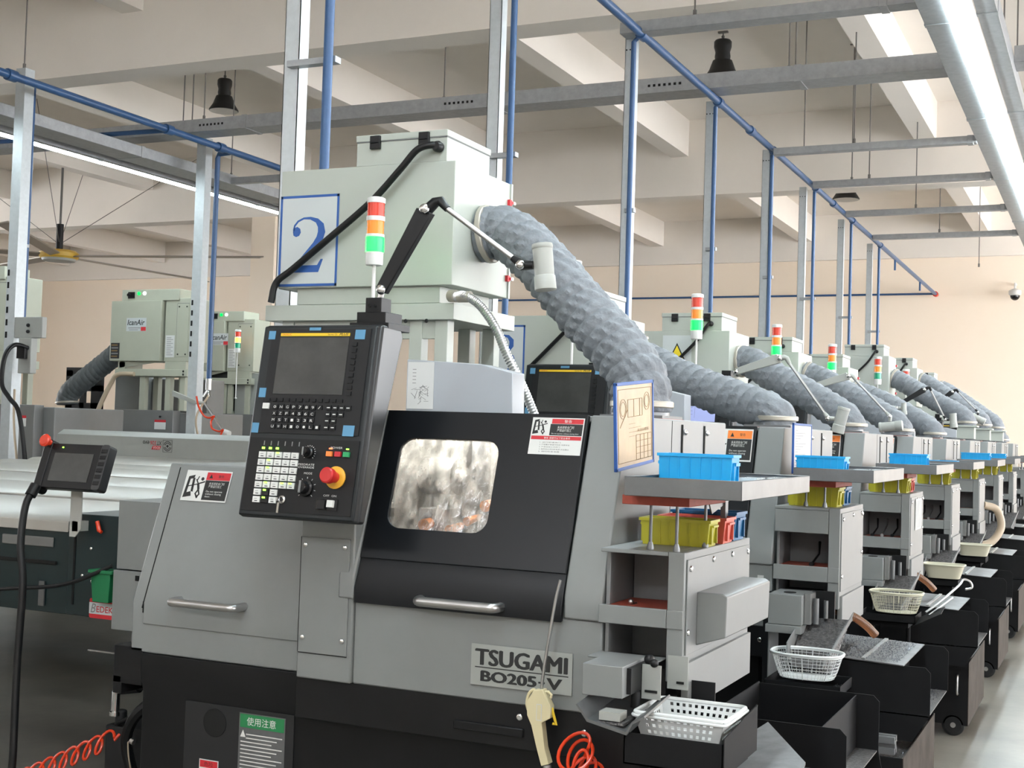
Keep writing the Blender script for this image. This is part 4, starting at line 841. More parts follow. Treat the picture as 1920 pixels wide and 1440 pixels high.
# ================================================================== TRAYS, BINS, PAPER BOARDS ON THE TOOL LOCKERS
def steel_tray(n, label, dy, rot=0.0):
    t = thing('steel_tray', label, 'tray', (-.99, 3.6, 1.284), 'steel trays on the tool lockers' if n > 1 else None, dy)
    x0, x1, y0, y1, z0, z1 = -1.155, -.843, 3.20, 3.995, 1.394, 1.444; e = .008
    b = MB('stainless'); b.box(x0, x1, y0, y1, z0, z0 + .003)
    b.box(x0, x1, y0, y0 + .003, z0, z1); b.box(x0, x1, y1 - .003, y1, z0, z1); b.box(x0, x0 + .003, y0, y1, z0, z1); b.box(x1 - .003, x1, y0, y1, z0, z1)
    b.box(x0, x1, y0, y0 + e, z1 - .003, z1); b.box(x0, x1, y1 - e, y1, z1 - .003, z1); b.box(x0, x0 + e, y0, y1, z1 - .003, z1); b.box(x1 - e, x1, y0, y1, z1 - .003, z1)
    b.build('pan', t, bevel=.0015)
    b = MB('rubber_red'); b.box(-1.185, -1.00, 3.27, 3.62, 1.368, 1.393); b.build('support_board', t, bevel=.002)
    zt = 1.243 if n == 1 else 1.284
    for x, y in ((-1.14, 3.38), (-1.06, 3.36), (-1.04, 3.56)): b = MB('stainless'); b.cyl((x, y, zt + .012), (x, y, 1.368), .0045, seg=10); b.lathe([(.010, 0), (.010, .006), (.006, .02)], (x, y, zt), seg=12); b.build('support_rod', t)
    b = MB('stainless'); b.extr([(-1.06, 3.625, 1.393), (-1.06, 3.92, 1.393), (-1.06, 3.92, 1.372), (-1.06, 3.68, 1.33)], (.004, 0, 0)); b.box(-1.065, -1.05, 3.80, 3.83, zt, 1.385); b.build('support_bracket', t)
    t.rotation_euler.z = rot; return t
steel_tray(1, 'long steel tray on the nearest tool locker, holding the foremost blue bin', 0)
TL = {2: 'steel tray on the second tool locker, holding a blue bin', 3: 'steel tray on the third tool locker with a flat blue lid lying in it', 4: 'steel tray on the fourth tool locker, blue lid inside', 5: 'steel tray on the fifth tool locker',
      6: 'steel tray on the sixth tool locker', 7: 'steel tray on the seventh tool locker', 8: 'steel tray on the eighth tool locker', 9: 'farthest steel tray of the row'}
for n_ in range(2, 10): steel_tray(n_, TL[n_], DY(n_))
def bin_box(name, label, col, x, y, z, L, Wd, H, dy=0.0, parts=False, rot=0.0, group=None, cat='bin', content=False):
    """rectangular workshop bin, open, ribbed, with rim and end grips"""
    c = V((x, y, z)); tp = .93
    def ring(f, zz, g=0): return [V((sx * (L / 2 * f - g), sy * (Wd / 2 * f - g), zz)) for sx, sy in ((-1, -1), (1, -1), (1, 1), (-1, 1))]
    b = MB(col); o, i = ring(tp, 0), ring(tp, .003, .004); ot, it = ring(1, H), ring(1, H, .004)
    b.add(o + i + ot + it, [(0, 3, 2, 1), (4, 5, 6, 7)] + [(k, (k + 1) % 4, 8 + (k + 1) % 4, 8 + k) for k in range(4)] + [(4 + k, 12 + k, 12 + (k + 1) % 4, 4 + (k + 1) % 4) for k in range(4)] + [(8 + k, 8 + (k + 1) % 4, 12 + (k + 1) % 4, 12 + k) for k in range(4)])
    for s in (-1, 1):
        b.box(-L / 2 - .004, L / 2 + .004, s * (Wd / 2 + .001) - .003, s * (Wd / 2 + .001) + .003, H - .008, H); b.box(s * (L / 2 + .001) - .003, s * (L / 2 + .001) + .003, -Wd / 2, Wd / 2, H - .008, H)
        for k in range(1, 7): xx = -L / 2 + L * k / 7; b.hexa([(xx - .0015, s * Wd / 2 * tp - .003 * s, 0), (xx + .0015, s * Wd / 2 * tp - .003 * s, 0), (xx + .0015, s * (Wd / 2 * tp + .002), 0), (xx - .0015, s * (Wd / 2 * tp + .002), 0), (xx - .0015, s * Wd / 2 - .003 * s, H), (xx + .0015, s * Wd / 2 - .003 * s, H), (xx + .0015, s * (Wd / 2 + .003), H), (xx - .0015, s * (Wd / 2 + .003), H)])
        b.box(s * (L / 2 + .002) - .005, s * (L / 2 + .002) + .005, -Wd * .28, Wd * .28, H * .72, H * .80); b.box(s * (L / 2 - .001) - .004, s * (L / 2 - .001) + .004, -Wd * .32, -Wd * .26, H * .1, H * .78); b.box(s * (L / 2 - .001) - .004, s * (L / 2 - .001) + .004, Wd * .26, Wd * .32, H * .1, H * .78)
    if content:
        rr = random.Random(3)
        for k in range(26): b.obox((rr.uniform(-.4, .4) * L, rr.uniform(-.35, .35) * Wd, .006 + rr.random() * H * .45), (.010, rr.uniform(-.005, .005), 0), (0, .006, .003), (0, -.001, .006), 'grey_dark')
    ob = b.build(name, org=(0, 0, 0), loc=c + V((0, dy, 0))); ob.rotation_euler.z = rot; ob['_o'] = (0, 0, 0)
    return tag(ob, label, cat, group)
bin_box('parts_bin', 'bright blue plastic bin on the nearest steel tray', 'bin_blue', -1.045, 3.50, 1.397, .205, .10, .108, content=True, rot=.06)
bin_box('parts_bin', 'translucent yellow bin on top of the nearest tool locker', 'bin_yellow', -1.128, 3.60, 1.243, .20, .11, .075, rot=.05)
bin_box('parts_bin', 'red plastic bin behind the front yellow one on the nearest tool locker', 'bin_red', -1.125, 3.76, 1.243, .20, .12, .075, rot=.04)
bin_box('parts_bin', 'dark blue bin at the back of the nearest tool locker, behind the red bin', 'bin_navy', -1.13, 3.905, 1.243, .20, .12, .085)
def clear_boxes(x, y, dy, label):
    b = MB('clear_plastic')
    for k in range(2):
        for j in range(2):
            x0 = x + k * .055; y0 = y + j * .11; h = .018 + .012 * (k == j); b.box(x0, x0 + .052, y0, y0 + .1, .0, .002)
            for z in ([.0, h] if h > .02 else [.0]):
                b.box(x0, x0 + .052, y0, y0 + .0015, z, z + .014); b.box(x0, x0 + .052, y0 + .0985, y0 + .1, z, z + .014); b.box(x0, x0 + .0015, y0, y0 + .1, z, z + .014); b.box(x0 + .0505, x0 + .052, y0, y0 + .1, z, z + .014)
                for q in range(1, 4): b.box(x0, x0 + .052, y0 + q * .025, y0 + q * .025 + .001, z, z + .012)
    o = b.build('clear_insert_box', org=(0, 0, 0), loc=(0, dy, 1.397)); tag(o, label, 'box')
clear_boxes(-.965, 3.62, 0, 'small clear plastic compartment boxes behind the foremost blue bin')
clear_boxes(-.965, 3.45, DY(2), 'small clear plastic compartment boxes on the second steel tray')
bin_box('parts_bin', 'blue plastic bin on the second steel tray beside the white paper board', 'bin_blue', -1.06, 3.30, 1.397, .19, .10, .095, DY(2), content=True)
bin_box('parts_bin', 'blue plastic bin standing at the back of the third steel tray', 'bin_blue', -1.03, 3.55, 1.397, .20, .10, .10, DY(3))
bin_box('bin_lid', 'flat blue lid in front on the third steel tray', 'bin_blue', -1.04, 3.30, 1.397, .20, .14, .035, DY(3), cat='lid')
bin_box('bin_lid', 'flat blue lid on the fourth steel tray', 'bin_blue', -1.06, 3.36, 1.397, .20, .14, .05, DY(4), cat='lid')
bin_box('parts_bin', 'blue plastic bin on the fifth steel tray', 'bin_blue', -1.03, 3.45, 1.397, .22, .11, .10, DY(5))
bin_box('parts_bin', 'small blue bin on the sixth steel tray', 'bin_blue', -1.03, 3.45, 1.397, .18, .11, .09, DY(6))
for n_, nm in ((2, 'second'), (3, 'third'), (4, 'fourth'), (5, 'fifth'), (6, 'sixth'), (7, 'seventh')):
    bin_box('parts_bin', 'yellow bin squeezed under the steel tray of the %s tool locker' % nm, 'bin_yellow', -1.125, 3.50, 1.283, .21, .13, .08, DY(n_), group='yellow bins under the trays')
bin_box('parts_bin', 'red bin behind the yellow one on the third tool locker', 'bin_red', -1.125, 3.68, 1.283, .20, .13, .078, DY(3))
bin_box('parts_bin', 'dark blue bin behind the yellow one on the second tool locker', 'bin_navy', -1.125, 3.68, 1.283, .20, .13, .078, DY(2))

def drawing_board(label, P4, col, dy, rows_=0):
    t = thing('drawing_board', label, 'sign board', V(P4[3]), None, dy); a, b_, c, d = [V(p) for p in P4]        # top-left, top-right, bottom-right, bottom-left
    F = Fr(d, c - d, a - d); w = (c - d).length; h = (a - d).length
    b = MB('blue_paint'); e = .009
    for r_ in ((0, w, 0, e), (0, w, h - e, h), (0, e, 0, h), (w - e, w, 0, h)): F.rect(b, *r_, -.006, .003)
    b.build('frame', t, bevel=.001)
    b = MB(col); F.rect(b, e, w - e, e, h - e, -.004, .0005); ink = 'tan_ink' if col == 'tan_paper' else 'grey_ink'
    def line(p, q, th=.0007): p = F.at(*p, .001); q = F.at(*q, .001); dd = (q - p); b.obox((p + q) / 2, dd / 2, F.n.cross(dd).normalized() * th, F.n * .0003, ink)
    if col == 'tan_paper':
        for x_, y_, r_ in ((.06, h - .075, .020), (.06, h - .075, .028), (w - .06, h - .06, .018), (w - .06, h - .06, .026)):
            for k in range(20): line((x_ + r_ * math.cos(k * PI / 10), y_ + r_ * math.sin(k * PI / 10)), (x_ + r_ * math.cos((k + 1) * PI / 10), y_ + r_ * math.sin((k + 1) * PI / 10)), .0005)
        for y_ in (h - .05, h - .10): line((.10, y_), (w - .10, y_))
        for x_ in (.10, .15, .20, w - .10): line((x_, h - .10), (x_, h - .05))
        for k in range(4): line((.11, h - .12 - .012 * k), (.11 + .05 * (k % 3 + 1), h - .12 - .012 * k), .0004)
        for k in range(5): line((w * .52, .02 + .018 * k), (w - .02, .02 + .018 * k)); line((w * .52 + k * .034, .02), (w * .52 + k * .034, .092))
        line((.02, .02), (w - .02, .02)); line((.02, .02), (.02, h - .02)); line((.02, h - .02), (w - .02, h - .02)); line((w - .02, h - .02), (w - .02, .02)); line((.035, .12), (.10, .17), .001)
        text(b, F, '未注公差按', w * .55, .10, .10, .010, .0012, ink)
    else:
        for k in range(16): line((.03, h - .03 - .011 * k), (.03 + .05 * (1 + (k * 7) % 4), h - .03 - .011 * k), .0006)
        for k in range(5): line((w * .5, .015 + .012 * k), (w - .02, .015 + .012 * k), .0005)
    b.build('drawing_sheet', t)
drawing_board('yellowed technical drawing in a blue frame beside the nearest black door', [(-1.250, 3.365, 1.692), (-1.250, 3.694, 1.715), (-1.250, 3.715, 1.473), (-1.250, 3.394, 1.447)], 'tan_paper', 0)
drawing_board('white paper sheet in a blue frame at the right end of the second lathe', [(-1.190, 3.344, 1.622), (-1.190, 3.703, 1.640), (-1.190, 3.697, 1.415), (-1.190, 3.350, 1.415)], 'paper', DY(2))
# hand tools on the red mats of the third and fourth lockers
for n_, lst in ((2, 1), (3, 4), (4, 4)):
    for k in range(lst):
        b = MB('brushed' if k % 2 else 'black'); x = -1.20 + .05 * k + .02 * (n_ == 2) * 4; y = 3.42 + .02 * k; z = 1.041
        b.tube([(x, y, z + .006), (x + .02, y + .05, z + .045 + .02 * (k % 2)), (x + .012, y + .10, z + .09)], [.005, .004, .006], 8); b.cyl((x, y - .01, z + .006), (x, y + .012, z + .006), .009)
        tag(b.build('hand_tool', org=(x, y, z), loc=(x, y + DY(n_), z)), 'small hand tool leaning in the niche of the %s tool locker' % ORD(n_), 'tool', 'small hand tools in the locker niches')
b = MB('brushed'); b.ball((-1.205, 3.42, 1.092), .008); b.cyl((-1.205, 3.42, 1.084), (-1.20, 3.45, 1.086), .004); tag(b.build('steel_ball_pin', org=(-1.205, 3.42, 1.084)), 'tiny steel ball pin on the red mat of the nearest locker niche', 'tool')
b = MB('paper'); b.box(-.986, -.984, 3.50, 3.74, 1.08, 1.25)
for k in range(5): b.box(-.984, -.9835, 3.53 + .04 * k, 3.535 + .04 * k, 1.09, 1.24, 'grey_ink')
tag(b.build('checklist_sheet', org=(-.985, 3.6, 1.08), loc=(-.985, 3.6 + DY(3), 1.08)), 'tall checklist sheet taped on the flank of the third tool locker', 'paper')

# ================================================================== BASKETS, CHIP CARTS
def basket_rect(label, x0, x1, y0, y1, z0, z1):
    """white basket: tapered walls with rows of square holes, rounded rolled rim"""
    b = MB('basket_white'); cx, cy = (x0 + x1) / 2, (y0 + y1) / 2; tp = .82
    def pt(u, v, w_): f = tp + (1 - tp) * w_; return V((cx + (u - .5) * (x1 - x0) * f, cy + (v - .5) * (y1 - y0) * f, z0 + (z1 - z0) * w_))
    def wall(fn, nu, inward):
        nw = 9
        for i in range(nu):
            for j in range(nw):
                if j in (3, 5, 7) and 3 <= i < nu - 3 and i % 2 == 1: continue
                q = [fn(i / nu, j / nw), fn((i + 1) / nu, j / nw), fn((i + 1) / nu, (j + 1) / nw), fn(i / nu, (j + 1) / nw)]
                b.extr(q, inward)
    wall(lambda a, w_: pt(a, 0, w_), 27, (0, .0018, 0)); wall(lambda a, w_: pt(a, 1, w_), 27, (0, -.0018, 0)); wall(lambda a, w_: pt(0, a, w_), 25, (.0018, 0, 0)); wall(lambda a, w_: pt(1, a, w_), 25, (-.0018, 0, 0))
    c = [pt(0, 0, 0), pt(1, 0, 0), pt(1, 1, 0), pt(0, 1, 0)]; b.extr(c, (0, 0, .002))
    body = b.build('body', t_ := thing('perforated_basket', label, 'basket', (cx, cy, z0)))
    b = MB('basket_white'); r = .018; R_ = []
    for (ax, ay, s) in ((x1 - r, y1 - r, 0), (x0 + r, y1 - r, 1), (x0 + r, y0 + r, 2), (x1 - r, y0 + r, 3)):
        for k in range(5): a = (s + k / 4) * PI / 2; R_.append((ax + r * math.cos(a), ay + r * math.sin(a), z1))
    b.tube(R_, .0055, 8, closed=True); b.tube([(p[0] + (.005 if p[0] > cx else -.005), p[1] + (.005 if p[1] > cy else -.005), p[2] - .007) for p in R_], .004, 8, closed=True); b.build('rim', t_)
    return t_
basket_rect('white rectangular perforated basket in the black holder, nearest the camera', -1.083, -.85, 3.115, 3.33, .785, .86)
def basket_oval(name, label, cx, cy, z0, z1, a, b_, col, dy):
    t = thing('lattice_basket', label, 'basket', (cx, cy, z0), 'lattice baskets on the chip carts', dy); tp = .76
    def P(k, n, w_, o=0): f = tp + (1 - tp) * w_ ** .8; th = 2 * PI * k / n; e = .75; c, s = math.cos(th), math.sin(th); return V((cx + math.copysign(abs(c) ** e, c) * (a * f + o), cy + math.copysign(abs(s) ** e, s) * (b_ * f + o), z0 + (z1 - z0) * w_))
    m = MB(col); n = 56
    for w_ in (.12, .26, .40, .54, .68, .82): m.tube([P(k, n, w_) for k in range(n)], .0011, 4, closed=True)
    for k in range(n): r = .0024 if k % 7 == 0 else .0009; m.tube([P(k, n, w_) for w_ in (0, .33, .66, 1)], r, 4)
    m.build('lattice', t)
    m = MB(col); m.tube([P(k, n, 1, .002) for k in range(n)], .0048, 8, closed=True); m.tube([P(k, n, .93, .003) for k in range(n)], .0032, 6, closed=True); m.build('rim', t)
    m = MB(col); m.extr([P(k, n, 0) for k in range(n)], (0, 0, .003)); m.build('bottom', t)
    return t
basket_oval('b', 'white lattice basket under the outlet of the second lathe', -1.038, 2.99, .665, .757, .13, .10, 'basket_white', DY(2))
basket_oval('b', 'cream lattice basket under the outlet of the third lathe, dark shovel beside it', -1.003, 2.99, .693, .794, .13, .10, 'basket_cream', DY(3))
for n_, lab in ((4, 'cream basket of the fourth lathe, wires hanging into it'), (5, 'cream basket of the fifth lathe beside the beige hose')):
    x0, x1, y0, y1 = -1.11, -.86, 2.85, 3.02; b = MB('basket_cream'); rr = random.Random(n_)
    t = thing('basket', lab, 'basket', (-.985, 2.93, .70), None, DY(n_)); n = 40; R_ = lambda w_, o: [V(((x0 + x1) / 2 + math.copysign(abs(math.cos(2 * PI * k / n)) ** .45, math.cos(2 * PI * k / n)) * ((x1 - x0) / 2 * (.78 + .22 * w_) + o), 2.93 + math.copysign(abs(math.sin(2 * PI * k / n)) ** .45, math.sin(2 * PI * k / n)) * (.085 * (.78 + .22 * w_) + o), .70 + .085 * w_)) for k in range(n)]
    vs = R_(0, 0) + R_(1, 0) + R_(1, -.003) + R_(0, -.003); b.add(vs, [(i * n + k, i * n + (k + 1) % n, (i + 1) * n + (k + 1) % n, (i + 1) * n + k) for i in range(3) for k in range(n)] + [tuple(range(n))[::-1], tuple(range(3 * n, 4 * n))]); b.build('body', t)
    b = MB('basket_cream'); b.tube(R_(1, .003), .005, 8, closed=True); b.build('rim', t)

def chips(name, label, region, count, dy=0, seed=1, s=.006):
    """loose metal swarf: nobody could count it"""
    rr = random.Random(seed); b = MB('chips')
    for k in range(count):
        p = V(region(rr.random(), rr.random())) + V((0, 0, rr.random() * .004)); d = V((rr.uniform(-1, 1), rr.uniform(-1, 1), rr.uniform(-.2, .4))).normalized() * s * rr.uniform(.4, 1.2); q = d.cross(V((0, 0, 1))).normalized() * s * .12
        b.add([p - d - q, p - d + q, p + q * 1.5 + V((0, 0, s * .5)), p - q * 1.5 + V((0, 0, s * .5)), p + d - q, p + d + q], [(0, 1, 2, 3), (3, 2, 5, 4)])
    o = b.build(name, org=(0, 0, 0), smooth=False, loc=(0, dy, 0)); return tag(o, label, 'metal chips', None, 'stuff')
def chip_cart(n, y0, label, dy=0.0):
    """black coolant cart on wheels; y0 = its near side"""
    t = thing('coolant_cart', label, 'cart', (-1.0, y0 + .45, 0), 'black coolant carts'); x0, x1, y1 = -1.28, -.69, y0 + .92
    b = MB('cart_black'); z0, z1 = .06, .395
    b.box(x0, x1, y0, y0 + .004, z0, z1); b.box(x0, x1, y1 - .004, y1, z0, z1); b.box(x0, x0 + .004, y0, y1, z0, z1); b.box(x0, x1, y0, y1, z0, z0 + .004); b.build('tank', t, bevel=.002)
    b = MB('cart_worn'); b.box(x1 - .003, x1 + .001, y0, y1, z0, z1); b.build('end_panel', t)
    b = MB('chip_sheet'); b.box(x0 + .004, x1 - .003, y0 + .004, y1 - .004, z1 - .045, z1 - .035); b.box(x0 + .2, x1 - .05, y0 + .05, y0 + .058, z1 - .035, z1 - .025); b.lathe([(.02, 0), (.02, .002)], (x1 - .12, y0 + .3, z1 - .035), seg=16, m='dark_hole'); b.build('strainer_plate', t)
    b = MB('brushed'); hx = x1 - .055; b.tube(spline([(hx, y0 - .001, z1 - .07), (hx, y0 - .025, z1 - .075), (hx, y0 - .03, z1 - .12), (hx, y0 - .025, z1 - .165), (hx, y0 - .001, z1 - .17)], 4), .007, 8); b.build('handle', t)
    for wx in (x1 - .075, x0 + .12):
        for wy in (y0 + .03, y1 - .07):
            b = MB('black_matt'); b.lathe([(.052, 0), (.058, .004), (.058, .028), (.052, .032)], (wx, wy - .03, .0585), (0, 1, 0), 26); b.lathe([(.044, -.002), (.044, .0)], (wx, wy - .03, .0585), (0, 1, 0), 20, 'key_dark'); b.lathe([(.014, -.006), (.014, 0)], (wx, wy - .03, .0585), (0, 1, 0), 14, 'brushed'); b.box(wx - .02, wx + .02, wy + .003, wy + .01, .05, .11); b.build('wheel', t)
    return t
def trough(n, ty, label, x_r=-.635, lid=True):
    """raised chip trough on the cart: two bevelled side plates, floor and lid"""
    t = thing('chip_trough', label, 'chip trough', (-.95, ty + .3, .395), 'black chip troughs', 0); x0 = -1.14
    for k, y in enumerate((ty, ty + .60)):
        b = MB('cart_black'); b.py([(x0, .395), (x0, .685), (x_r - .02, .685), (x_r, .665), (x_r, .50), (-.70, .395)], y, y + .004); b.build('side_plate', t)
    b = MB('chip_sheet'); b.box(x0, x_r - .005, ty, ty + .60, .495, .50); b.build('floor_plate', t)
    b = MB('cart_black'); b.box(x0, x0 + .004, ty, ty + .6, .395, .69); b.build('end_plate', t); b = MB('cart_black'); b.box(-.80, -.796, ty + .005, ty + .599, .501, .68); b.build('chip_baffle', t)
    if lid:
        b = MB('steel_lid'); b.hexa([(x0, ty - .01, .70), (-.735, ty - .01, .684), (-.735, ty + .60, .684), (x0, ty + .60, .70), (x0, ty - .01, .704), (-.735, ty - .01, .688), (-.735, ty + .60, .688), (x0, ty + .60, .704)]); b.box(-.90, -.885, ty, ty + .59, .695, .701, 'brushed'); b.build('lid', t)
    return t
def basket_holder(n, label, x0, x1, y0, y1, z0, z1, dy=0):
    t = thing('basket_holder', label, 'tray', ((x0 + x1) / 2, (y0 + y1) / 2, z0), 'black basket holders', dy); b = MB('cart_black')
    b.box(x0, x1, y0, y1, z0, z0 + .004); b.box(x0, x1, y0, y0 + .003, z0, z1); b.box(x0, x0 + .003, y0, y1, z0, z1); b.box(x1 - .003, x1, y0, y1, z0, z1); b.box(x0, x1, y1 - .003, y1, z0, z1); b.build('pan', t)
    b = MB('cart_black'); b.box((x0 + x1) / 2 - .1, (x0 + x1) / 2 + .1, y0 + .05, max(y1, 3.37) + .02, z0 - .03, z0 - .002); b.cyl((x0 + .04, y1 - .03, 0), (x0 + .04, y1 - .03, z0), .012); b.cyl((x1 - .06, y1 - .03, 0), (x1 - .06, y1 - .03, z0), .012); b.build('bracket', t)
    return t
basket_holder(1, 'black sheet holder under the white rectangular basket', -1.085, -.835, 3.055, 3.37, .745, .822)
t_ = MB('cart_black'); t_.extr([(-.835, 3.055, .745), (-.835, 3.37, .745), (-.835, 3.37, .862), (-.835, 3.055, .835)], (.003, 0, 0)); tag(t_.build('holder_wing', org=(-.835, 3.055, .745)), 'raised black side wing right of the white rectangular basket', 'plate')
HL = {2: 'black sheet holder under the white lattice basket of the second lathe', 3: 'black sheet holder under the cream lattice basket of the third lathe', 4: 'black sheet holder under the basket of the fourth lathe', 5: 'black sheet holder under the basket of the fifth lathe'}
for n_ in range(2, 6): z = .62 if n_ == 2 else .65; basket_holder(n_, HL[n_], -1.175, -.895, 2.885, 3.12, z, z + .038, DY(n_))
CL = {1: (3.30, 'black coolant cart of the nearest lathe at the bottom edge'), 2: (5.0, 'black coolant cart of the second lathe carrying an aluminium profile'), 3: (7.38, 'black coolant cart of the third lathe with a blue rag on top'), 4: (9.35, 'black coolant cart of the fourth lathe'),
      5: (11.35, 'black coolant cart of the fifth lathe'), 6: (13.3, 'black coolant cart of the sixth lathe'), 7: (15.3, 'black coolant cart of the seventh lathe'), 8: (17.2, 'farthest black coolant cart')}
for n_, (y0, lab) in CL.items(): chip_cart(n_, y0, lab)
for n_, (ty, lab) in {1: (4.02, 'black chip trough of the nearest lathe, only its cut-corner plate visible'), 2: (5.30, 'black chip trough of the second lathe, lid strewn with metal chips'), 3: (7.25, 'black chip trough of the third lathe, shovel leaning on it'), 4: (9.2, 'black chip trough of the fourth lathe'),
                      5: (11.2, 'black chip trough of the fifth lathe'), 6: (13.1, 'black chip trough of the sixth lathe'), 7: (15.1, 'black chip trough of the seventh lathe')}.items(): trough(n_, ty, lab, x_r=(-.72 if n_ == 1 else -.635), lid=(n_ != 1))
b = MB('steel_lid'); b.extr([(-.926, 3.88, .705), (-1.02, 3.15, .66), (-.98, 3.0, .60), (-.70, 3.0, .60), (-.722, 3.45, .705)], (0, .0, .006)); b.box(-.99, -.72, 3.2, 3.206, .395, .60, 'cart_black'); b.box(-.99, -.72, 3.6, 3.606, .395, .66, 'cart_black')
tag(b.build('trough_cover', org=(-.85, 3.4, .395)), 'slanting bare steel cover sheet at the bottom edge, right of the white basket', 'cover')
chips('metal_chips', 'dark metal chips strewn on the trough lid of the second lathe', lambda a, c: (-1.10 + a * .34, 5.31 + c * .56, .7035 - a * .0135), 2600, seed=2, s=.0055)
chips('metal_chips', 'metal chips sliding down the outlet chute of the second lathe', lambda a, c: (-1.10 + a * .13, 3.06 + c * .22 , .695 + c * .135 + .004), 900, DY(2), 3)
chips('metal_chips', 'metal chips on the trough floor of the second lathe', lambda a, c: (-.79 + a * .14, 5.32 + c * .56, .502), 250, seed=4)
chips('metal_chips', 'metal chips on the black holder beside the white lattice basket', lambda a, c: (-.95 + a * .05, 2.90 + c * .2, .627), 90, DY(2), 5, .004)
chips('metal_chips', 'metal chips lying on the coolant cart of the second lathe', lambda a, c: (-1.0 + a * .29, 5.02 + c * .28, .362), 260, seed=6)
# aluminium profile and hoses on cart two, rag on cart three
b = MB('grey_dark'); pr = [(-.04, -.04), (-.01, -.04), (-.01, -.03), (-.018, -.02), (.018, -.02), (.01, -.03), (.01, -.04), (.04, -.04), (.04, -.01), (.03, -.01), (.02, -.018), (.02, .018), (.03, .01), (.04, .01), (.04, .04), (.01, .04), (.01, .03), (.018, .02), (-.018, .02), (-.01, .03), (-.01, .04), (-.04, .04), (-.04, .01), (-.03, .01), (-.02, .018), (-.02, -.018), (-.03, -.01), (-.04, -.01)]
b.px([(5.12 + y * .8, .405 + z * .8 + .01) for y, z in pr], -1.16, -.735); tag(b.build('aluminium_profile', org=(-.95, 5.12, .395)), 'slotted aluminium profile lying on the coolant cart of the second lathe', 'profile')
b = MB('hose_clear'); P = [V((-.80, 5.27, .37)) + V((.0, .016, .012)) * k / 2 for k in range(7)]; b.tube(P, [.017 + .003 * (k % 2) for k in range(7)], 12); tag(b.build('ribbed_hose', org=(-.8, 5.27, .36)), 'short ribbed orange hose end dipping into the cart of the second lathe', 'hose')
b = MB('tape'); rr = random.Random(8)
for k in range(7): b.obox((-.80 + rr.uniform(-.05, .05), 7.52 + rr.uniform(-.08, .08), .368 + .004 * k), (.04, rr.uniform(-.02, .02), rr.uniform(-.006, .006)), (0, .045, rr.uniform(-.008, .008)), (0, 0, .003))
tag(b.build('blue_rag', org=(-.8, 7.5, .36)), 'crumpled light blue rag on the coolant cart of the third lathe', 'rag')
for n_, lab in ((2, 'transparent amber drain hose behind the second chip chute'), (3, 'transparent amber drain hose beside the third lathe')):
    y = 3.75 + DY(n_); b = MB('hose_clear'); b.tube(spline([(-1.10, y - .2, .86), (-1.0, y - .14, .83), (-.94, y - .10, .79), (-.90, y - .07, .745)], 6), .018, 14); tag(b.build('drain_hose', org=(-1.0, y, .66)), lab, 'hose')
b = MB('hose_beige'); y = 3.9 + DY(5); b.tube(spline([(-1.0, y - .1, 1.06), (-.90, y, 1.02), (-.86, y, .88), (-.92, y - .1, .76), (-1.02, y - .2, .72)], 8), .032, 14); tag(b.build('suction_hose', org=(-.95, y, .72)), 'thick beige suction hose looping beside the fifth lathe', 'hose')
t = thing('chip_shovel', 'dark steel shovel with looped wire handle leaning beside the third basket', 'shovel', (-.85, 6.9, .68))
b = MB('cart_black'); b.hexa([(-.90, 6.80, .640), (-.77, 6.80, .71), (-.77, 6.96, .73), (-.90, 6.96, .66), (-.902, 6.80, .643), (-.772, 6.80, .713), (-.772, 6.96, .733), (-.902, 6.96, .663)]); b.build('blade', t)
b = MB('brushed'); b.tube(spline([(-.86, 6.92, .70), (-.80, 7.0, .75), (-.72, 7.1, .83), (-.70, 7.12, .86), (-.67, 7.14, .85), (-.66, 7.14, .82), (-.69, 7.12, .81)], 6), .006, 8); b.tube([(-.84, 6.90, .69), (-.74, 7.02, .775)], .005, 8); b.build('handle', t)

# ================================================================== AIR GUN, COILED HOSES, LEFT FOREGROUND
def G(x, z, y=3.33): k = y / 3.2; return V((x * k, y, 1.55 + (z - 1.55) * k))
t = thing('air_gun', 'cream air gun with a long thin nozzle hanging in front of the TSUGAMI plate', 'air gun', G(-1.35, .66))
b = MB('brushed'); b.tube(spline([G(-1.372, .862), G(-1.365, .93), G(-1.352, 1.02), G(-1.338, 1.11), G(-1.326, 1.162)], 6), .0045, 10); b.build('nozzle', t)
b = MB('gun_cream'); b.extr([p + V((0, -.014, 0)) for p in (G(-1.388, .868), G(-1.362, .872), G(-1.352, .852), G(-1.338, .83), G(-1.338, .80), G(-1.362, .785), G(-1.352, .72), G(-1.338, .68), G(-1.360, .672), G(-1.376, .72), G(-1.392, .775), G(-1.405, .80), G(-1.408, .835), G(-1.398, .85))], (0, .028, 0))
for k in range(5): a = G(-1.381 + .005 * k, .745 - .013 * k) ; c = G(-1.360 + .004 * k, .750 - .013 * k); b.tube([a, c], .0035, 8)
b.build('body', t, bevel=.004)
b = MB('gun_cream'); b.tube([G(-1.368, .862), G(-1.350, .866), G(-1.342, .858), G(-1.344, .85)], .004, 8); b.build('hanging_hook', t)
b = MB('gun_cream'); b.tube(spline([G(-1.402, .80), G(-1.412, .825), G(-1.408, .852), G(-1.395, .866), G(-1.384, .862)], 5), .0045, 8); b.build('guard_loop', t)
b = MB('paper'); F = Fr(G(-1.378, .790) + V((0, -.0146, 0)), (1, 0, 0), (0, 0, 1)); F.rect(b, 0, .016, 0, .045, 0, .0006); F.rect(b, .002, .014, .002, .043, .0006, .001, 'gun_cream'); b.build('name_field', t)
b = MB('yellow_strip'); b.tube([G(-1.340, .825), G(-1.332, .80), G(-1.326, .782), G(-1.336, .784)], .004, 8); b.build('trigger', t)
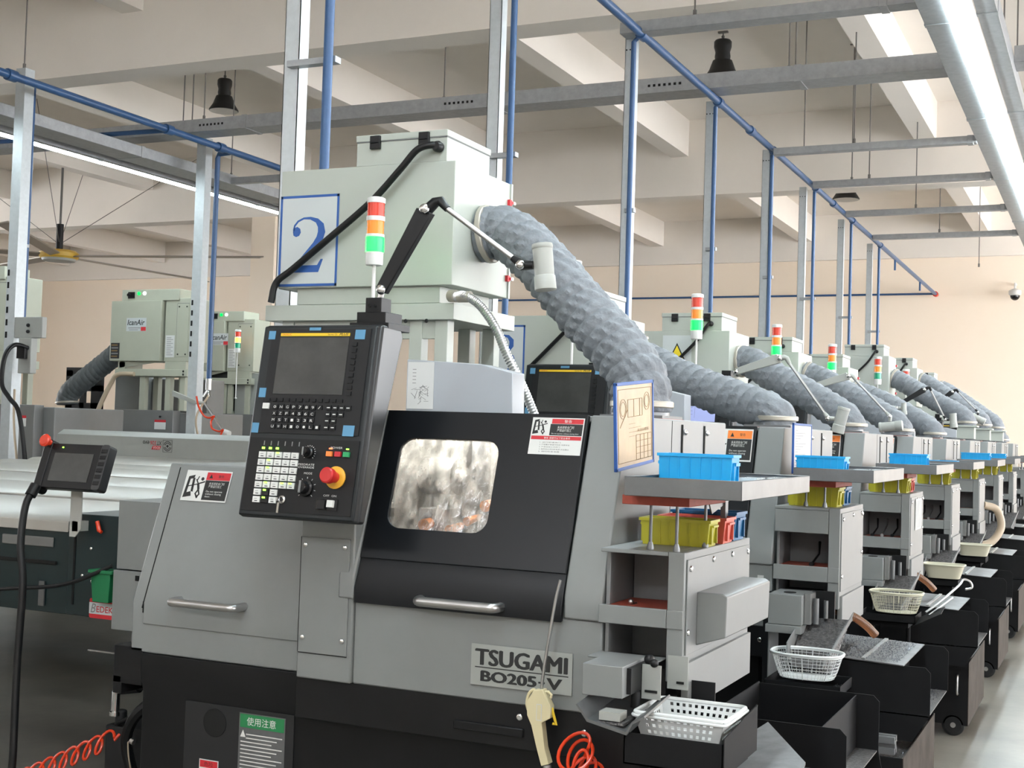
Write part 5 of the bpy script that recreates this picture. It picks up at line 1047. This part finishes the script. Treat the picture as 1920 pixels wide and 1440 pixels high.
b = MB('brushed'); b.cyl(G(-1.349, .675), G(-1.344, .625), .012, .013); b.cyl(G(-1.345, .65), G(-1.344, .64), .016); b.build('coupling', t)
b = MB('hose_orange'); P = []
for k in range(150):
    a = k / 150 * 2 * PI * 7; s_ = k / 150; P.append(G(-1.25 + .030 * s_ * 2 + .032 * math.cos(a) * (1 + .3 * math.sin(a * .3)), .745 - .13 * s_ + .034 * math.sin(a)) + V((0, -.06 + .02 * math.cos(a * .7) + .035 * math.sin(a), 0)))
b.tube([G(-1.344, .63), G(-1.33, .585), G(-1.29, .60)] + P, .0048, 8); b.tube(spline([P[-1], G(-1.12, .60), G(-1.10, .5), G(-1.12, .40)], 8), .0048, 8); tag(b.build('coiled_hose', org=G(-1.25, .5)), 'tangled bright orange coiled air hose hanging right of the air gun', 'hose')
b = MB('hose_orange'); A = V((-3.36, 3.8, .365)); B = V((-3.98, 3.74, .06)); P = []
for k in range(220):
    s_ = k / 219; a = s_ * 2 * PI * 12; c = A.lerp(B, s_); P.append(c + V((.022 * math.cos(a), .02 * math.sin(a), .034 * math.sin(a))))
b.tube([(-3.33, 3.82, .385)] + P + [(-4.2, 3.7, .02)], .0055, 8); tag(b.build('coiled_hose', org=(-3.7, 3.8, .02)), 'orange spiral air hose stretched across the lower left corner', 'hose')
# coolant pump with silver elbow
t = thing('coolant_pump', 'black coolant pump with silver elbow fitting left of the nearest lathe base', 'pump', (-3.42, 4.1, 0))
b = MB('black_matt'); b.box(-3.56, -3.22, 4.0, 4.4, .0, .36); b.cyl((-3.50, 4.02, .36), (-3.50, 4.02, .42), .022); b.build('housing', t, bevel=.008)
b = MB('chrome'); b.tube([(-3.512, 4.0, .41), (-3.512, 4.0, .49), (-3.49, 4.0, .505)], .016, 12); b.lathe([(.022, 0), (.022, .015)], (-3.512, 4.0, .40)); b.build('elbow', t)
b = MB('black'); b.tube([(-3.49, 4.0, .50), (-3.40, 4.0, .52)], [.017, .021], 12); b.tube(spline([(-3.40, 4.0, .52), (-3.30, 4.0, .53), (-3.22, 4.0, .50)], 5), .012, 8); b.tube(spline([(-3.50, 3.99, .37), (-3.40, 3.98, .42), (-3.30, 3.97, .50)], 5), .007, 8)
b.tube(spline([(-3.28, 3.95, .50), (-3.36, 3.93, .42), (-3.40, 3.94, .32), (-3.37, 3.95, .2)], 6), [.022] * 19, 8); b.build('hoses', t)
b = MB('hose_beige'); b.tube(spline([(-3.385, 3.93, .34), (-3.37, 3.92, .28), (-3.36, 3.93, .2), (-3.35, 3.93, .1)], 6), .003, 6); b.tube([(-3.30, 3.97, .44), (-3.22, 3.97, .47)], .008, 8, 'white'); b.cyl((-3.37, 3.93, .335), (-3.355, 3.93, .33), .012, m='brushed'); b.build('wires', t)
b = MB('rod'); b.cyl((-3.15, 3.44, .765), (-3.0, 3.45, .762), .003, seg=8); tag(b.build('thin_rod', org=(-3.08, 3.44, .76)), 'thin metal rod sticking out left of the nearest lathe base', 'rod')

# hand-held screen of the bar feeder, its cables
t = thing('feeder_terminal', 'black tablet-like feeder terminal with red stop button on a cream bracket', 'control terminal', (-3.72, 3.98, 1.10))
F = Fr((-3.87, 3.90, 1.272), (1, 0, 0), (0, .32, .95)); b = MB('black'); F.poly(b, rounded(0, .315, 0, .185, .02), -.035, 0); F.poly(b, rounded(-.02, .02, -.02, .20, .018), -.04, .004); b.build('case', t, bevel=.003)
b = MB('pendant_side'); F.poly(b, rounded(.278, .318, .0, .185, .012), -.040, .006)
for k in range(6): F.rect(b, .283, .312, .02 + .026 * k, .036 + .026 * k, .006, .009, 'black')
b.build('grip', t, bevel=.002)
b = MB('screen'); F.rect(b, .045, .245, .03, .145, .0, .002); b.build('screen', t); b = MB('led_green'); F.rect(b, .075, .081, .166, .171, 0, .003); b.build('power_led', t)
b = MB('lens_red'); c = F.at(.005, .185, .002); b.lathe([(.012, 0), (.012, .02), (.024, .024), (.026, .034), (.020, .040)], c, F.n, 22); b.build('stop_button', t)
b = MB('silver_face'); b.py([(-3.772, 1.29), (-3.715, 1.29), (-3.715, 1.11), (-3.742, 1.078), (-3.772, 1.078)], 3.985, 3.99); b.box(-3.76, -3.73, 3.985, 4.06, 1.10, 1.14); b.box(-3.78, -3.70, 3.93, 3.99, 1.265, 1.28); b.build('bracket', t)
b = MB('black'); b.tube(spline([(-3.86, 3.88, 1.27), (-3.865, 3.84, 1.20), (-3.84, 3.80, 1.05), (-3.80, 3.78, .9), (-3.77, 3.74, .6), (-3.73, 3.70, .3), (-3.71, 3.68, .02), (-3.5, 3.6, .015)], 8), .0145, 10); b.cyl((-3.86, 3.885, 1.28), (-3.862, 3.86, 1.24), .022)
b.build('cable', t)
b = MB('black'); b.tube(spline([(-5.0, 3.95, .88), (-4.3, 3.92, .84), (-3.98, 3.92, .862), (-3.72, 3.93, .90), (-3.56, 4.0, .975)], 8), .008, 8); tag(b.build('air_hose', org=(-4.3, 3.9, .85)), 'thin black hose sagging along the front of the nearest bar feeder', 'hose')

# ================================================================== BAR FEEDERS
def feeder(n, dy, label, end_dark=True):
    t = thing('bar_feeder', label, 'bar feeder', (-5.5, 4.7, 0), 'silver-lidded bar feeders', dy); x0, x1 = -8.9, -3.56
    b = MB('teal_black'); b.box(x0, x1, 4.06, 5.45, .755, 1.09); b.box(-3.83, x1, 4.045, 4.5, .76, 1.165); b.py([(-3.95, 1.09), (-3.83, 1.165), (x1, 1.165), (x1, 1.09)], 4.45, 4.9); b.box(-3.80, -3.79, 4.04, 4.05, .80, 1.10, 'dark_hole')
    for x_, z_ in ((-3.71, 1.03), (-3.75, .92), (-3.70, .90)): b.lathe([(.008, 0), (.006, .006)], (x_, 4.045, z_), (0, -1, 0), 10, 'chrome')
    b.box(-4.2, -3.92, 4.052, 4.06, 1.02, 1.06, 'machine_mid'); b.box(x0, -3.90, 4.05, 4.06, .95, .965, 'dark_hole'); b.build('body', t, bevel=.004)
    b = MB('silver_lid'); b.px([(4.05, 1.085), (4.05, 1.128), (4.10, 1.152), (4.68, 1.172), (4.68, 1.165), (4.10, 1.145)], x0, -3.84); b.px([(4.12, 1.150), (4.10, 1.155), (4.68, 1.176), (4.70, 1.168)], -3.84, x1 + .02); b.build('front_lid', t, bevel=.003)
    b = MB('silver_lid'); b.px([(4.88, 1.10), (4.88, 1.165), (4.94, 1.185), (5.42, 1.195), (5.45, 1.17), (5.45, 1.10)], x0, -3.78); b.build('rear_lid', t, bevel=.003)
    b = MB('stainless'); b.box(-3.985, -3.955, 4.05, 4.056, .78, .88); b.build('latch_plate', t)
    b = MB('brushed')
    for k in range(8): b.box(-4.6 - k * .55, -4.35 - k * .55, 4.79, 4.80, 1.12, 1.125)
    b.build('guide_rail', t)
    for lx in (-3.28, -8.2): b = MB('black'); b.box(lx - .14, lx + .14, 4.55, 5.3, 0, .70); b.box(min(lx - .35, lx), max(lx + .2, lx), 4.55, 5.3, .70, .755); b.build('leg', t, bevel=.005)
    if end_dark: b = MB('estop_red'); b.tube([(-3.672, 4.03, 1.142), (-3.660, 4.03, 1.105), (-3.648, 4.03, 1.10)], [.008, .009, .007], 10, 'hose_orange'); b.build('clamp_lever', t)
    return t
    return t
f1 = feeder(1, 0, 'bar feeder with silver lids and dark body at the left of the nearest lathe')
feeder(2, 1.98, 'second bar feeder, silver lid seen just above the nearest feeder')
feeder(3, 3.96, 'third bar feeder, its cover raised with upside-down XT 326 evo lettering')
t = thing('feeder_cover', 'raised grey feeder cover with upside-down XT 326 evo lettering and round mark', 'cover', (-7.5, 9.45, 1.19))
b = MB('machine_light'); b.px([(9.42, 1.19), (9.42, 1.395), (9.50, 1.44), (9.52, 1.44), (9.45, 1.39), (9.45, 1.19)], -9.12, -5.6); b.px([(9.25, 1.19), (9.42, 1.215), (9.42, 1.19)], -9.12, -5.6, 'silver_lid'); b.build('panel', t, bevel=.003)
F = Fr((-7.745, 9.418, 1.375), (-1, 0, 0), (0, 0, -1)); b = MB('ink')
F.rect(b, 0, .105, .0, .003, 0, .001); F.rect(b, 0, .105, .107, .110, 0, .001); F.rect(b, 0, .003, 0, .11, 0, .001); F.rect(b, .102, .105, 0, .11, 0, .001)
for r_, w in ((.042, .006), (.028, .006)):
    for s_ in (0, 1): ribbon(b, F, [(.0525 + r_ * math.cos(a), .055 + r_ * math.sin(a)) for a in [s_ * PI + .25 + k * .22 for k in range(13)]], [w] * 13, 0, .001, 'ink')
b.lathe([(.012, 0), (.012, .001)], F.at(.0525, .055, 0), F.n, 16, 'ink')
text(b, F, 'XT', .12, .012, .055, .036, .001, 'ink', bold=.01); text(b, F, '326', .182, .012, .07, .036, .001, 'label_red', bold=.01); text(b, F, 'evo', .262, .012, .075, .028, .001, 'ink', bold=.01); F.poly(b, [(.125, .055), (.22, .055), (.235, .09), (.14, .09)], 0, .001, 'label_red'); text(b, F, 'EDGE', .14, .062, .075, .022, .0014, 'white')
b.build('lettering', t)
b = MB('label_red'); F = Fr((-3.702, 4.043, .757), (1, 0, 0), (0, 0, 1)); F.poly(b, rounded(0, .150, .0, .078, .008), 0, .004); F.rect(b, .0, .15, .017, .062, .004, .005, 'sign_white'); text(b, F, 'B', .008, .022, .026, .036, .0054, 'grey_ink', shear=.3); text(b, F, 'EDEK', .038, .025, .085, .024, .0054, 'label_red', bold=.01)
b.build('brand_sign', f1)['label'] = 'red and white BEDEK plate'
b = MB('green_bin'); b.hexa([(-3.64, 3.985, .83), (-3.56, 3.985, .83), (-3.56, 4.04, .83), (-3.64, 4.04, .83), (-3.65, 3.98, .945), (-3.55, 3.98, .955), (-3.55, 4.04, .955), (-3.65, 4.04, .945)]); b.box(-3.66, -3.54, 3.975, 4.043, .943, .957)
tag(b.build('green_bin', org=(-3.6, 4.0, .83), bevel=.003), 'small dark green container hooked on the dark end of the nearest bar feeder', 'bin')

# ================================================================== SECOND ROW OF LATHES AT THE LEFT
def logo(mb, F, w, h):
    F.rect(mb, 0, w, 0, h, 0, .002, 'sign_white'); text(mb, F, 'IcanAir', w * .05, h * .45, w * .88, h * .42, .003, 'ink', shear=.2, bold=.015)
    F.rect(mb, w * .74, w * .99, h * .02, h * .32, .002, .003, 'label_red'); F.rect(mb, w * .1, w * .72, h * .22, h * .27, .002, .003, 'grey_ink'); F.rect(mb, w * .14, w * .6, h * .08, h * .12, .002, .003, 'grey_ink')
def left_unit(label, x0, x1, xr, y0, z0, z1, full=True, front='cream_old'):
    """filter unit of the left row: front cabinet x0-x1 and deeper right cabinet up to xr"""
    t = thing('filter_unit', label, 'filter unit', ((x0 + xr) / 2, y0 + .4, z0 - .45), None)
    b = MB(front); b.box(x0, x1, y0, y0 + .42, z0, z1); b.build('front_cabinet', t, bevel=.006)
    b = MB(front); b.box(x1 + .03, xr, y0 + .05, y0 + .42, z0 - .0, z1 + .03); b.box(x1, x1 + .03, y0 + .1, y0 + .4, z0 + .02, z1 - .02, 'grey_dark'); rc = b.build('side_cabinet', t, bevel=.006)
    b = MB(front); xm = x1 + .22; b.box(xm, xr - .03, y0 + .043, y0 + .05, z0 + .06, z1 - .04); b.box(xm - .006, xm, y0 + .045, y0 + .05, z0 + .06, z1 - .04, 'grey_dark'); b.box(xm, xr - .03, y0 + .045, y0 + .05, z1 - .04, z1 - .034, 'grey_dark')
    for sx in (xm + .03, xr - .06):
        for sz in (z0 + .09, z1 - .08): b.ball((sx, y0 + .043, sz), .010, 'dark_hole', 8)
    b.build('service_door', rc)
    b = MB(front); b.box(x0 + .14, xr - .18, y0 + .03, y0 + .4, z1 + .0, z1 + .145); tb = b.build('top_box', t, bevel=.006)
    x = x0 + .30; z = z1 + .075; b = MB('black'); b.box(x - .05, x + .05, y0 + .015, y0 + .03, z - .04, z + .04); b.cyl((x - .02, y0 + .02, z), (x - .02, y0 - .02, z), .02); b.build('rotary_switch', tb)
    b = MB('lens_green_on'); b.lathe([(.022, 0), (.022, .012)], (x + .12, y0 + .03, z + .02), (0, -1, 0), 14); b.build('green_lamp', tb); b = MB('work_white'); b.lathe([(.022, 0), (.022, .012)], (x + .21, y0 + .03, z + .02), (0, -1, 0), 14); b.build('white_lamp', tb)

    b = MB('sign_white'); F = Fr((x0 + .26, y0 - .001, z0 + .38), (1, 0, 0), (0, 0, 1)); logo(b, F, .32, .17); b.build('logo_sticker', t); b = MB('ink')
    F = Fr((x0 + .02, y0 - .001, z0 + .03), (1, 0, 0), (0, 0, 1)); F.rect(b, 0, .14, 0, .20, 0, .003, 'ink'); 
    for k in range(5): F.rect(b, .01, .11 + .01 * (k % 2), .02 + k * .036, .036 + k * .036, .003, .004, 'grey_ink' if k % 2 else 'tan_ink')
    b.build('rating_sticker', t); b = MB('paper'); F = Fr((x1 + .05, y0 + .048, z0 + .05), (1, 0, 0), (0, 0, 1)); F.rect(b, 0, .14, 0, .28, 0, .003, 'paper')
    for k in range(10): F.rect(b, .02, .12 - .03 * (k % 2), .03 + k * .024, .036 + k * .024, .003, .004, 'grey_ink')
    b.build('notice_sticker', t)
    b = MB(front); b.box(x0 + .1, x0 + .22, y0 + .05, y0 + .38, z0 - .10, z0); b.box(x1 + .05, xr - .05, y0 + .05, y0 + .38, z0 - .10, z0); b.extr([(x0 + .12, y0 + .05, z0 - .01), (x0 + .12, y0 + .05, z0 - .09), (x1 + .05, y0 + .05, z0 - .0)], (0, .01, 0))
    b.box(x0 + .08, xr - .0, y0 + .02, y0 + .42, z0 - .19, z0 - .10)
    for lx in (x0 + .50, x1 + .10, xr - .10): b.box(lx - .04, lx + .04, y0 + .06, y0 + .14, z0 - .62, z0 - .19); b.box(lx - .04, lx + .04, y0 + .32, y0 + .40, z0 - .62, z0 - .19)
    for k in range(2): b.ball((xr - .06, y0 + .02, z0 - .125 - .04 * k), .014, 'black', 8)
    b.build('stand', t, bevel=.004)
    return t
mat('work_white', (.8, .9, .9), .4, emit=(.9, 1, 1), estr=2)
left_unit('cream filter unit with black logo lettering, left of the second left post', -11.76, -10.95, -10.52, 13.0, 2.30, 3.07)
left_unit('cream filter unit with an amber signal light before it, right of the second left post', -12.3, -11.80, -11.30, 15.4, 2.30, 3.03)
left_unit('grey-green filter unit cut by the left edge of the photo', -12.6, -11.65, -10.98, 10.6, 2.27, 3.06)
duct('dark grey fabric duct slanting down left of the logo filter unit', [(-11.74, 13.3, 2.48), (-11.86, 13.3, 2.44), (-12.10, 13.28, 2.27), (-12.35, 13.22, 2.07), (-12.56, 13.2, 1.91), (-12.63, 13.2, 1.80), (-12.63, 13.2, 1.72)], .145, m='cloth_dark', pitch=.07, amp=.6)
signal_light(-11.40, 15.2, 2.62, 'small amber-lit signal light in front of the right-hand left filter unit', on='amber', k=1.15, pole=1.9, order=('red', 'amber', 'green'), group=None)
def left_lathe(label, x0, y0, front, w=2.2, tall=True):
    t = thing('background_lathe', label, 'machine', (x0 + w / 2, y0 + .5, 0), 'grey lathes of the left row')
    b = MB('machine_mid'); b.box(x0, x0 + w, y0, y0 + 1.1, .35, 1.66); b.box(x0, x0 + w * .45, y0 - .02, y0, 1.48, 1.66); b.build('housing', t, bevel=.01)
    b = MB('black'); b.box(x0 + .02, x0 + w - .02, y0 + .04, y0 + 1.0, 0, .35); b.box(x0 + .1, x0 + w * .48, y0 - .012, y0, 1.36, 1.44, 'black_matt'); b.build('base', t)
    b = MB('machine_mid'); b.box(x0 + w * .50, x0 + w * .93, y0 - .14, y0, .9, 1.68); d = b.build('front_cover', t, bevel=.006)
    b = MB('label_red'); b.box(x0 + w * .80, x0 + w * .88, y0 - .144, y0 - .14, 1.53, 1.56); b.box(x0 + w * .80, x0 + w * .88, y0 - .144, y0 - .14, 1.44, 1.53, 'paper'); b.ball((x0 + w * .84, y0 - .15, 1.60), .014, 'black'); b.build('label_sticker', d)
    if tall: b = MB('grey_paint'); b.box(x0 + w * .30, x0 + w * .50, y0 + .35, y0 + .9, 1.66, 2.14); b.box(x0 + w * .505, x0 + w * .92, y0 + .55, y0 + .9, 1.66, 2.10, 'machine_mid'); b.build('rear_cabinet', t, bevel=.006)
    b = MB('machine_light'); b.box(x0 + w * .0, x0 + w * .36, y0 - .55, y0 - .02, .6, 1.44); b.box(x0 + w * .1, x0 + w * .34, y0 - .552, y0 - .55, 1.33, 1.41, 'sign_white'); b.box(x0 + w * .17, x0 + w * .29, y0 - .556, y0 - .55, 1.345, 1.385, 'label_red'); b.build('tool_stand', t, bevel=.01)
    return t
left_lathe('grey lathe of the left row carrying the logo filter unit', -12.75, 13.15, None)
left_lathe('grey lathe of the left row behind the raised feeder cover, dark window beside it', -13.0, 15.6, None, w=2.3)
left_lathe('grey lathe of the left row cut by the left edge of the photo', -12.9, 10.9, None, w=2.3, tall=False)
b = MB('black_matt'); b.box(-12.07, -11.66, 15.5, 15.55, 1.72, 2.32); tag(b.build('dark_window', org=(-11.9, 15.5, 1.72)), 'dark opening panel under the amber-light filter unit', 'panel')
b = MB('machine_light'); b.box(-11.64, -11.0, 15.5, 16.0, 1.66, 2.28); tag(b.build('switch_cabinet', org=(-11.3, 15.7, 1.66), bevel=.008), 'pale switch cabinet below the amber-light filter unit', 'cabinet')
t = thing('electric_frame', 'black frame with gauges standing left of the dark fabric duct', 'frame', (-12.75, 13.6, 1.66))
b = MB('black_matt'); b.box(-13.05, -12.93, 13.6, 13.65, 1.66, 2.20); b.box(-12.80, -12.72, 13.6, 13.65, 1.66, 2.20); b.box(-12.60, -12.42, 13.6, 13.65, 1.66, 2.20); b.box(-13.05, -12.42, 13.6, 13.65, 2.12, 2.24); b.box(-13.05, -12.42, 13.6, 13.65, 1.92, 2.0); b.box(-13.05, -12.42, 13.6, 13.65, 1.66, 1.76); b.build('frame', t)
b = MB('brushed'); b.lathe([(.06, 0), (.06, .03)], (-12.5, 13.6, 2.16), (0, -1, 0), 18); b.build('gauge', t); b = MB('machine_light'); b.lathe([(.045, 0), (.045, .03)], (-12.68, 13.6, 2.02), (0, -1, 0), 18); b.build('gauge', t)
# work arm, coiled hose and pipes by the second left post
t = thing('work_lamp', 'thin silver work lamp arm beside the orange hose near the second left post', 'work lamp', (-9.50, 11.95, 1.4)); b = MB('lamp_grey'); b.extr([(-9.90, 12.0, 1.90), (-9.55, 12.0, 1.79), (-9.55, 12.0, 1.75), (-9.90, 12.0, 1.84)], (0, .04, 0)); b.tube([(-9.55, 12.0, 1.77), (-9.43, 12.0, 1.765)], .02); b.build('flat_arm', t)
b = MB('brushed'); b.cyl((-9.43, 12.0, 1.765), (-9.14, 12.0, 1.44), .014); b.cyl((-9.14, 12.0, 1.44), (-9.07, 12.0, 1.42), .04, m='white'); b.build('rod', t)
b = MB('hose_orange'); P = spline([(-9.47, 11.9, 1.84), (-9.43, 11.9, 1.72), (-9.35, 11.9, 1.62), (-9.27, 11.9, 1.60), (-9.21, 11.9, 1.62), (-9.25, 11.9, 1.56), (-9.23, 11.9, 1.48), (-9.13, 11.9, 1.45), (-9.08, 11.9, 1.47), (-9.11, 11.9, 1.40), (-9.07, 11.9, 1.32), (-8.95, 11.9, 1.31)], 6); b.tube(P, .011, 8); tag(b.build('coiled_hose', org=(-9.25, 11.9, 1.3)), 'orange coiled air hose hanging from the blue drop pipe at the second left post', 'hose')
b = MB('hose_beige'); b.tube(spline([(-9.42, 12.06, 1.86), (-9.46, 11.9, 1.6), (-9.40, 11.9, 1.3), (-9.35, 11.9, 1.0)], 6), .012, 8); tag(b.build('air_hose', org=(-9.45, 11.9, 1.0)), 'thin beige hose hanging from the blue drop pipe at the second left post', 'hose')
b = MB('hose_beige'); b.tube(spline([(-11.3, 12.95, 2.13), (-11.55, 12.93, 2.12), (-11.66, 12.93, 2.0), (-11.8, 12.9, 1.7), (-11.86, 12.9, 1.5)], 6), .03, 10); tag(b.build('drain_hose', org=(-11.7, 12.9, 1.5)), 'pale drain hose falling from the logo filter unit', 'hose')
b = MB('black'); b.tube(spline([(-9.40, 9.30, 2.20), (-9.44, 9.15, 2.22), (-9.45, 9.05, 2.1), (-9.42, 9.0, 1.85), (-9.32, 9.0, 1.72), (-9.2, 9.0, 1.6), (-9.12, 9.0, 1.3), (-9.05, 9.0, .9)], 8), .022, 10); tag(b.build('air_hose', org=(-9.3, 9, .9)), 'thick black hose hanging beside the leftmost post', 'hose')
b = MB('hose_beige'); b.tube(spline([(-9.36, 9.1, 1.8), (-9.3, 9.05, 1.5), (-9.2, 9.0, 1.2), (-9.15, 9.0, .9)], 6), .011, 8); tag(b.build('air_hose', org=(-9.3, 9.05, .9)), 'thin pale hose hanging beside the leftmost post', 'hose')
t = thing('air_regulator', 'grey air regulator block fixed beside the leftmost post', 'regulator', (-9.45, 9.3, 2.0)); b = MB('machine_light'); b.box(-9.52, -9.36, 9.28, 9.36, 1.96, 2.30); b.box(-9.66, -9.25, 9.30, 9.36, 2.30, 2.50); b.build('body', t, bevel=.006)
for zz in (2.42, 2.36): b = MB('black'); b.ball((-9.42, 9.29, zz), .018); b.build('knob', t)
b = MB('black'); b.box(-9.50, -9.40, 9.24, 9.285, 2.10, 2.22); b.build('filter_bowl', t)

for o in D.objects:
    if '_o' in o: del o['_o']
